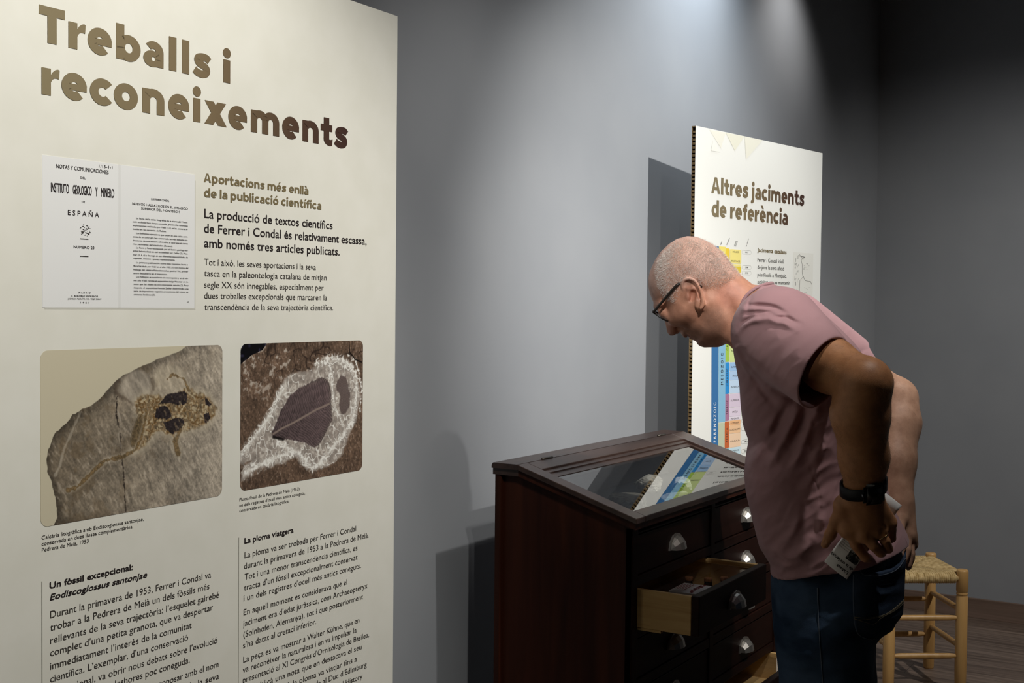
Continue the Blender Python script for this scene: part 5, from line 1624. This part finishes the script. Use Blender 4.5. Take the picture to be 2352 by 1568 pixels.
def tps_fit(ctrl):
    c = np.array(ctrl, float)
    P = c[:, :2]; n = len(P)
    U = lambda r2: np.where(r2 > 0, .5 * r2 * np.log(np.maximum(r2, 1e-12)), 0)
    A = np.zeros((n + 3, n + 3))
    A[:n, :n] = U(((P[:, None] - P[None]) ** 2).sum(-1)) + np.eye(n) * 1e-4
    A[:n, n] = 1; A[:n, n + 1:] = P; A[n, :n] = 1; A[n + 1:, :n] = P.T
    sol = np.linalg.solve(A, np.concatenate([c[:, 2:], np.zeros((3, c.shape[1] - 2))]))

    def ev(x, z, j, lo, hi):
        o = sol[n, j] + sol[n + 1, j] * x + sol[n + 2, j] * z
        for i in range(n):
            o = o + sol[i, j] * U((x - P[i, 0]) ** 2 + (z - P[i, 1]) ** 2)
        return np.clip(o, lo, hi)
    return ev


SH = [(.05, 1.62, .078, .07), (.12, 1.60, .075, .07), (.17, 1.50, .082, .07), (.0, 1.57, .13, .08), (.06, 1.54, .160, .085), (.11, 1.45, .165, .09), (.0, 1.48, .200, .10), (-.08, 1.46, .185, .10), (.05, 1.40, .190, .11), (-.10, 1.38, .180, .11), (.0, 1.25, .182, .12), (-.1, 1.2, .175, .11), (.08, 1.25, .175, .11), (.0, 1.05, .190, .12), (-.12, 1.05, .190, .11), (.04, 1.05, .185, .11), (-.1, .95, .19, .11), (.0, .92, .19, .11)]
ev_s = tps_fit(SH)
g.inflate(front + backl, lambda x, z: ev_s(x, z, 0, .06, .215), lambda x, z: ev_s(x, z, 1, .05, .13), .0)
# sleeves
SLE = [((.0493, .150, 1.4950), (-.0552, .290, 1.4180), .100, .0730), ((.0493, -.150, 1.4900), (-.0907, -.245, 1.4000), .098, .0700)]
for a, b, ra, rb in SLE:
    d = np.array(b) - np.array(a)
    g.cone(a, np.array(b) + d * .45, ra, rb - .004, .028)
D = g.D
X, Y, Zz = [q.astype(np.float32) for q in (g.ax[0][:, None, None], g.ax[1][None, :, None], g.ax[2][None, None, :])]
shell = np.abs(D + .0034) - .0034
cutp = (.82 * X + .575 * Zz - .9990)                          # neck opening
cutp = np.where(np.abs(Y) < .135, cutp, -1)
hem = (.9725 - .27 * X * 1.0 + .10 * np.maximum(0, -X - .03) * 0) - Zz - .0025 * np.sin(X * 40)
sl = -np.ones(1)
outs = []
for (a, b, ra, rb), nrm in zip(SLE, ((-.84, .42, -.34), (-.86, -.35, -.35))):
    nv = np.array(nrm) / np.linalg.norm(nrm)
    q = (X - b[0]) * nv[0] + (Y - b[1]) * nv[1] + (Zz - b[2]) * nv[2]
    near = np.sqrt((X - b[0] - nv[0] * .06) ** 2 + (Y - b[1] - nv[1] * .06) ** 2 + (Zz - b[2] - nv[2] * .06) ** 2)
    body_side = np.abs(Y) - ev_s(X[:, 0, :], Zz[:, 0, :] + 0 * X[:, 0, :], 0, .06, .215)[:, None, :]
    q = np.where((near < .17) & (Y * np.sign(b[1]) > .205), q, -1)
    outs.append(q)
D2 = np.maximum(np.maximum(shell, cutp), hem)
for q in outs:
    D2 = np.maximum(D2, q)
V, F = surface_nets(D2.astype(np.float32), g.lo, g.h)
V = relax(V, F, 6, .5)
Nn = vnormals(V, F)


def fold(V, Nn, lines, amp, wd, side=1):
    out = V.copy()
    for ln in lines:
        P = [tuple(q) for q in catmull(ln, 4)]
        d = sd_line(V[:, 0], V[:, 2], P)
        # fade at both ends
        e0 = np.hypot(V[:, 0] - P[0][0], V[:, 2] - P[0][1]); e1 = np.hypot(V[:, 0] - P[-1][0], V[:, 2] - P[-1][1])
        fade = np.clip(np.minimum(e0, e1) / .035 + .25, 0, 1)
        k = amp * np.exp(-(d / wd) ** 2) * fade * (V[:, 1] * side > .03)
        out[:, 1] += k * side
    return out


V = fold(V, Nn, FOLD_UP, -.0110, .0048)
V = fold(V, Nn, [[(x + .004, z - .010) for x, z in l] for l in FOLD_UP], .0095, .0065)
V = fold(V, Nn, FOLD_LOW, .0105, .0095)
V = fold(V, Nn, FOLD_CREASE, -.0100, .0080)
V = fold(V, Nn, HEM_FOLD, .0095, .0090)
V = fold(V, Nn, HEM_CREASE[:1], -.006, .008)
V = fold(V, Nn, HEM_CREASE[1:], -.0016, .0016)
V = fold(V, Nn, [SHIRT_SEAM], -.0016, .0016)
rip2 = ridge(V[:, 0] * .8 + V[:, 2] * .9, V[:, 2] * .35 - V[:, 0] * .3, 30, 44, 2)
V[:, 1] += (rip2 - .75) * .006 * np.sign(V[:, 1]) * (np.abs(V[:, 1]) > .05)
rip = fbm(V[:, 0] * 1.3 + V[:, 2] * .5, V[:, 2] * .55 + .3 * V[:, 0], 22, 71, 3) - .5
V[:, 1] += rip * .010 * np.sign(V[:, 1]) * sm(1.52, 1.40, V[:, 2]) * (np.abs(V[:, 1]) > .05)
V = relax(V, F, 1, .25)
shirt = arr_mesh('tshirt', to_local(V), F, m_shirt, person)
# ribbed collar band
CB = []
for k in range(41):
    a = 2 * math.pi * k / 40
    t = .5 - .5 * math.cos(a)
    # along the neckline from nape (t=0) to throat (t=1)
    P = catmull(COLLAR, 6)
    i = t * (len(P) - 1); i0 = int(min(i, len(P) - 2)); fr_ = i - i0
    q = P[i0] * (1 - fr_) + P[i0 + 1] * fr_
    CB.append((q[0], .072 * math.sin(a), q[1]))
Vc, Fc = tube_geo([Vector(p) for p in CB], .0040, 8)
Vc = to_local(np.array([tuple(p) for p in Vc]))
pyobj('collar_band', Vc, Fc, m_shirt, shirt, True)

# ---- jeans
m_jean = noise_mix(mat('dark blue denim', rough=0.85, spec=0.15), (.014, .030, .062), (.085, .135, .215), (7, 5, 10), 6, 0.34, 0.78, bump=.3, bscale=700)
m_jean2 = noise_mix(mat('dark denim pocket', rough=0.85, spec=0.15), (.014, .023, .044), (.046, .070, .115), (9, 9, 6), 5, 0.32, 0.75, bump=.25, bscale=700)
jp = [(.066, 1.05), (.0705, .93), (.0646, .8491), (.0538, .7842), (.04, .72), (-.155, .70), (-.1593, .7647), (-.1611, .8185), (-.198, .8467), (-.2130, .8868), (-.2170, .945), (-.2130, 1.0077), (-.19, 1.05)]


def jean_field(lo, hi, h):
    g = Field(lo, hi, h)
    g.inflate(jp, interp_z([(.7, .165), (.9, .180), (1.05, .172)]), const(.11), .0)
    for sg in (1, -1):
        g.chain([(-.055, sg * .088, .84), (-.062, sg * .088, .68), (-.060, sg * .090, .48), (-.095, sg * .092, .10)], [.098, .093, .070, .060], .03)
    return g


jrip = lambda x, z: (fbm(x, z * 2.2, 20, 5, 3) - .5) * .008
g = jean_field((-.275, -.235, 0.0), (.13, .235, 1.06), .0042)
g.D = np.maximum(g.D, .022 - g.ax[2][None, None, :])
V, F = g.mesh()
V = relax(V, F, 3, .5)
V[:, 1] += jrip(V[:, 0], V[:, 2]) * np.sign(V[:, 1])
jeans = arr_mesh('jeans', to_local(V), F, m_jean, person)
JF = jean_field((-.245, -.01, .80), (.10, .24, 1.06), .0026)


def jl(x, z, off=0.0):
    """left-right position of the denim surface (plus off) at forward x and height z"""
    i = (x - JF.lo[0]) / JF.h; k = (z - JF.lo[2]) / JF.h
    i0 = int(np.clip(i, 0, JF.n[0] - 2)); k0 = int(np.clip(k, 0, JF.n[2] - 2))
    a, b = np.clip(i - i0, 0, 1), np.clip(k - k0, 0, 1)
    col_ = ((JF.D[i0, :, k0] * (1 - a) + JF.D[i0 + 1, :, k0] * a) * (1 - b) + (JF.D[i0, :, k0 + 1] * (1 - a) + JF.D[i0 + 1, :, k0 + 1] * a) * b) - off
    q = np.nonzero(col_ < 0)[0]
    if not len(q):
        return None
    m = q[-1]
    if m + 1 >= len(col_):
        return float(JF.ax[1][m])
    t = col_[m] / (col_[m] - col_[m + 1])
    return float(JF.ax[1][m] + t * JF.h)


# sagging back pocket: a layer lying on the denim, a little open at the top
gp_ = JF
XX, ZZ2 = np.meshgrid(JF.ax[0], JF.ax[2], indexing='ij')
dp_ = sd_poly(XX, ZZ2, POCKET).astype(np.float32)
openz = (.010 * np.clip((JF.ax[2] - .93) / .09, 0, 1) ** 1.5).astype(np.float32)
sh_ = np.abs(JF.D - .0045 - openz[None, None, :]) - .0038
Dp = np.maximum(np.maximum(sh_, dp_[:, None, :]), .012 - JF.ax[1][None, :, None])
Vp, Fp = surface_nets(Dp.astype(np.float32), JF.lo, JF.h)
Vp = relax(Vp, Fp, 3, .5)
Vp[:, 1] += jrip(Vp[:, 0], Vp[:, 2])
pk = arr_mesh('back_pocket', to_local(Vp), Fp, m_jean2, jeans)
m_thr = mat('tan stitching', (.24, .19, .12), .8)
m_thr2 = mat('pale seam thread', (.15, .18, .23), .8)


def stitch(name, ln, off, m, par, r=.0007):
    P = []
    for x, z in catmull(ln, 6):
        o_ = off + (.010 * min(max((z - .93) / .09, 0), 1) ** 1.5 if par is pk else 0)
        l = jl(x, min(z, 1.05), o_)
        if l is not None:
            P.append(Vector((-(l + float(jrip(np.array([x]), np.array([z]))[0])), x, z)))
    if len(P) > 1:
        Vq, Fq = tube_geo(P, r, 4)
        pyobj(name, Vq, Fq, m, par)


for ln in STITCH:
    stitch('pocket_stitching', ln, .0088, m_thr if ln[0][1] < .95 and ln is not STITCH[-1] else m_thr2, pk)
JSE = jean_field((-.10, .0, .55), (.0, .24, 1.06), .004)
_o = JF
JF = JSE
stitch('side_seam', JEAN_SEAM + [(-.064, .66)], .0010, m_thr2, jeans, .0010)
JF = _o
m_shoe = mat('dark shoe leather', (.03, .025, .022), .5)
for sg in (1, -1):
    g = Field((-.20, sg * .09 - .08, -.005), (.16, sg * .09 + .08, .15), .005)
    g.chain([(-.13, sg * .092, .05), (-.02, sg * .095, .05), (.09, sg * .10, .038)], [.046, .05, .040], .03)
    g.cone((-.10, sg * .092, .10), (-.10, sg * .092, .05), .05, .045, .03)
    g.D = np.maximum(g.D, .001 - g.ax[2][None, None, :])
    Vs, Fs = g.mesh()
    o = arr_mesh('shoe', to_local(relax(Vs, Fs, 1, .4)), Fs, m_shoe, person)

# ---- things he wears or holds
ROT = Matrix.Rotation(math.radians(13.897), 4, 'Z')


def world_of(p):
    return Vector(PB) + ROT.to_3x3() @ Vector((-p[1], p[0], p[2]))


def held(name, label, cat, origin):
    t = thing(name, label, cat, world_of(origin), math.radians(13.897))
    o = np.array(origin)
    return t, (lambda V: to_local(np.array([tuple(v) for v in V], float) - o))


m_frame = mat('dark spectacle frame', (.020, .016, .013), .3, spec=.5)
m_lens = glass_mat('lens', (.86, .93, 1.0))
eg, loc = held('eyeglasses', 'dark framed eyeglasses worn low on the bending man\'s nose', 'eyeglasses', (.32, 0, 1.53))
GP, GL = [np.array(p) for p in GLASS_FRONT], [np.array(p) for p in GLASS_TEMPLE]
top, bot = GP
ctr = (top + bot) / 2 + np.array([.003, -.001]); dv = (bot - top); hh = np.linalg.norm(dv) / 2; dv = dv / np.linalg.norm(dv)
for sg in (1, -1):
    loop, lens = [], []
    for k in range(33):
        a = 2 * math.pi * k / 32
        ca, sa = math.cos(a), math.sin(a)
        su = (abs(ca) ** 2.6 + abs(sa) ** 2.6) ** (-1 / 2.6)
        l = .0335 + .0250 * ca * su
        q = ctr + dv * (hh * .92 * sa * su)
        wrap = -.16 * max(0, l - .02)
        loop.append((q[0] + .10 * (l - .0585), sg * l, q[1] + .05 * l))
    Vq, Fq = tube_geo([Vector(p) for p in loop], .0021, 6, False)
    pyobj('lens_rim', loc(Vq), Fq, m_frame, eg, True)
    pyobj('lens', loc([Vector(p) for p in loop[:-1]]), [tuple(range(32))], m_lens, eg)
    tp = [(top[0] - .004, sg * .062, top[1] + .0005), (GL[0][0] - .004, sg * .070, GL[0][1] + .002), ((GL[0][0] + GL[1][0]) / 2, sg * .0775, (GL[0][1] + GL[1][1]) / 2), (GL[1][0] + .006, sg * .0790, GL[1][1] - .005), (GL[1][0] - .004, sg * .0700, GL[1][1] - .002), (GL[2][0] + .012, sg * .0690, GL[2][1]), (GL[3][0], sg * .0785, GL[3][1] - .003)]
    P = [Vector(p) for p in catmull(tp, 5)]
    rr = [.0027 + .0008 * min(1, i / 20) for i in range(len(P))]
    Vq, Fq = tube_geo(P, rr, 6)
    pyobj('temple_arm', loc(Vq), Fq, m_frame, eg, True)
q0 = ctr + dv * (-hh * .35)
Vq, Fq = tube_geo([Vector((q0[0] - .002, .009, q0[1])), Vector((q0[0] + .003, 0, q0[1] + .002)), Vector((q0[0] - .002, -.009, q0[1]))], .0018, 6)
pyobj('bridge', loc(Vq), Fq, m_frame, eg, True)

m_rub = mat('black rubber strap', (.006, .006, .007), .55, spec=.3)
m_scr = mat('black watch glass', (.003, .003, .004), .12, spec=.5)
wt, loc = held('smartwatch', 'black smartwatch on the left wrist of the man in the pink T-shirt', 'watch', LARM['w'])
wc = np.array(LARM['w']); ad = np.array(LARM['f2']) - wc; ad /= np.linalg.norm(ad)
wc = wc + ad * .012
ex = np.array([1, 0, 0]) - ad * ad[0]; ex /= np.linalg.norm(ex)
ey = np.cross(ad, ex)
if ey[1] < 0:
    ey = -ey
V, F = [], []
n = 40
for k in range(n):
    a = 2 * math.pi * k / n
    c_, s_ = math.cos(a), math.sin(a)
    for rr, hz_ in ((.0005, -.013), (.004, -.012), (.004, .012), (.0005, .013)):
        V.append(wc + ex * c_ * (.0425 + rr) + ey * s_ * (.0375 + rr) + ad * (hz_ - .008 * c_))
for k in range(n):
    for j in range(3):
        F.append((k * 4 + j, k * 4 + j + 1, ((k + 1) % n) * 4 + j + 1, ((k + 1) % n) * 4 + j))
pyobj('strap', loc(V), F, m_rub, wt, True)
aw = math.radians(119)
co_ = wc + ex * math.cos(aw) * .0425 + ey * math.sin(aw) * .0395 + ad * (.004)
nx_ = ex * math.cos(aw) * .75 + ey * math.sin(aw); nx_ /= np.linalg.norm(nx_)
tx_ = np.cross(ad, nx_); tx_ /= np.linalg.norm(tx_)
bm = bmesh.new()
box(bm, -.0215, .0215, -.0240, .0240, -.004, .0085)
bmesh.ops.bevel(bm, geom=bm.edges[:], offset=.0060, segments=4, affect='EDGES')
for v_ in bm.verts:
    p = co_ + tx_ * v_.co.x + ad * v_.co.y + nx_ * v_.co.z
    q = p - wc + ad * .012
    q = p - np.array(LARM['w'])
    v_.co = Vector((-q[1], q[0], q[2]))
obj('watch_case', bm, m_scr, wt, True)
V, F = lathe_geo([(.0030, 0), (.0034, .001), (.0034, .003), (.0028, .0036)], 12)
pc = co_ + tx_ * -.0215 + nx_ * .003
V = [pc - tx_ * v[2] + ad * v[0] + nx_ * v[1] for v in V]
pyobj('watch_crown', loc(V), F, mat('grey watch crown', (.25, .25, .26), .3, 1.0), wt, True)

# wedding ring on the ring finger
rg, loc = held('finger_ring', 'thin gold ring on the ring finger of the man\'s left hand', 'ring', HL['pr'])
a = np.array(HL['pr']); b = np.array(HL['r1']); t = (b - a) / np.linalg.norm(b - a); p = a + (b - a) * .60
u = np.cross(t, [0, 1, 0]); u /= np.linalg.norm(u); w_ = np.cross(t, u)
Vq, Fq = tube_geo([Vector(p + (u * math.cos(q) + w_ * math.sin(q)) * .0118) for q in np.linspace(0, 2 * math.pi, 25)], .0011, 6, False)
pyobj('ring_band', loc(Vq), Fq, mat('gold', (.6, .42, .18), .25, 1.0), rg, True)

# folded leaflet held behind the back
m_paper = mat('leaflet paper', (.84, .82, .79), .6, spec=.25)
m_paper2 = mat('leaflet lower end paper', (.40, .385, .37), .6)
lf, loc = held('brochure', 'folded white leaflet headed L\'abast de la col·lecció held under the man\'s left hand', 'brochure', BROCH[0])
c0, c1, c2, c3 = [np.array(p) for p in BROCH]             # lower-left, lower-right, upper-right, upper-left
bw = c1 - c0; la_ = ((c3 - c0) + (c2 - c1)) / 2
wB = np.linalg.norm(bw); lB = np.linalg.norm(la_)
bu, au = bw / wB, la_ / lB
nu = np.cross(au, bu); nu /= np.linalg.norm(nu)
if nu[1] < 0:
    nu = -nu
arch = lambda s: .006 * math.sin(math.pi * s)
V, F = [], []
ns, nl = 14, 12
sec = [(s, arch(s)) for s in np.linspace(0, 1, ns)] + [(s, -.004 - .008 * math.sin(math.pi * s)) for s in np.linspace(1, .12, ns)]
for j in range(nl + 1):
    for s, o in sec:
        V.append(c0 + bu * (s * wB) + au * (lB * j / nl) + nu * o)
m_ = len(sec)
for j in range(nl):
    for k in range(m_ - 1):
        F.append((j * m_ + k, j * m_ + k + 1, (j + 1) * m_ + k + 1, (j + 1) * m_ + k))
o = pyobj('folded_sheet', loc(V), F, m_paper, lf, True)
md = o.modifiers.new('thick', 'SOLIDIFY'); md.thickness = .0004


def on_leaf(name, items, m, bold=.04):
    V, F = [], []
    for t, s0, s1, tl, cp in items:                       # reads from s0 to s1 across the width, letters point down the leaflet
        co, fs = text_geo(t)
        x = (co[:, 0] - co[:, 0].min()) / (co[:, 0].max() - co[:, 0].min())
        for k in range(5):
            dx, dy = ((bold * cp * math.cos(k * 1.571), bold * cp * math.sin(k * 1.571)) if k < 4 else (0, 0))
            b = len(V)
            for xx, yy in zip(x, co[:, 1]):
                s = s0 + (s1 - s0) * xx + dx / wB
                V.append(c0 + bu * (s * wB) + au * (tl - yy * cp / CAPH + dy) + nu * (arch(min(max(s, 0), 1)) + .0006 + k * 1e-5))
            F += [tuple(i + b for i in f_) for f_ in fs]
    return pyobj(name, loc(V), F, m, lf)


on_leaf('leaflet_text', [('L’abast', .90, .42, .014, .0058), ('de la col·lecció', .96, .02, .026, .0056)], m_ink)
on_leaf('leaflet_text', [('La col·lecció de fòssils', .46, .04, .048 + .0048 * k, .0022) for k in range(5)], m_inkl, 0)
on_leaf('leaflet_text', [('Sala', .62, .40, lB - .030 + .0042 * k, .0022) for k in range(5)], m_inkl, 0)
V, F = [], []
for j in range(7):
    for k in range(9):
        s = .50 + .46 * j / 6
        V.append(c0 + bu * (s * wB) + au * (.034 + .034 * k / 8) + nu * (arch(s) + .0006))
for j in range(6):
    for k in range(8):
        F.append((j * 9 + k, (j + 1) * 9 + k, (j + 1) * 9 + k + 1, j * 9 + k + 1))
m_bw = noise_mix(mat('black and white photo print', rough=.5), (.012, .012, .012), (.30, .29, .28), (150, 150, 150), 3, .50, .66)
pyobj('leaflet_photo', loc(V), F, m_bw, lf)

# wallet in the pocket
m_wal = mat('black wallet leather', (.006, .006, .007), .45, spec=.4)
xw, zw = -.170, 1.004
lw = (jl(xw, 1.0, .004) or .1) + .002
lw2 = jl(xw - .02, 1.0, .004) or lw - .02
wl, loc = held('wallet', 'black wallet sticking out of the back pocket of the jeans', 'wallet', (xw, lw, zw))
bm = bmesh.new()
box(bm, -.031, .031, -.0040, .0040, -.046, .030)
bmesh.ops.bevel(bm, geom=bm.edges[:], offset=.0038, segments=3, affect='EDGES')
an = math.atan2(lw - lw2, .02)
for v_ in bm.verts:
    F_, L_, Z_ = v_.co.x, v_.co.y, v_.co.z
    v_.co = Vector((-(F_ * math.sin(an) + L_ * math.cos(an)), F_ * math.cos(an) - L_ * math.sin(an), Z_ - .18 * F_))
obj('wallet_cover', bm, m_wal, wl, True)
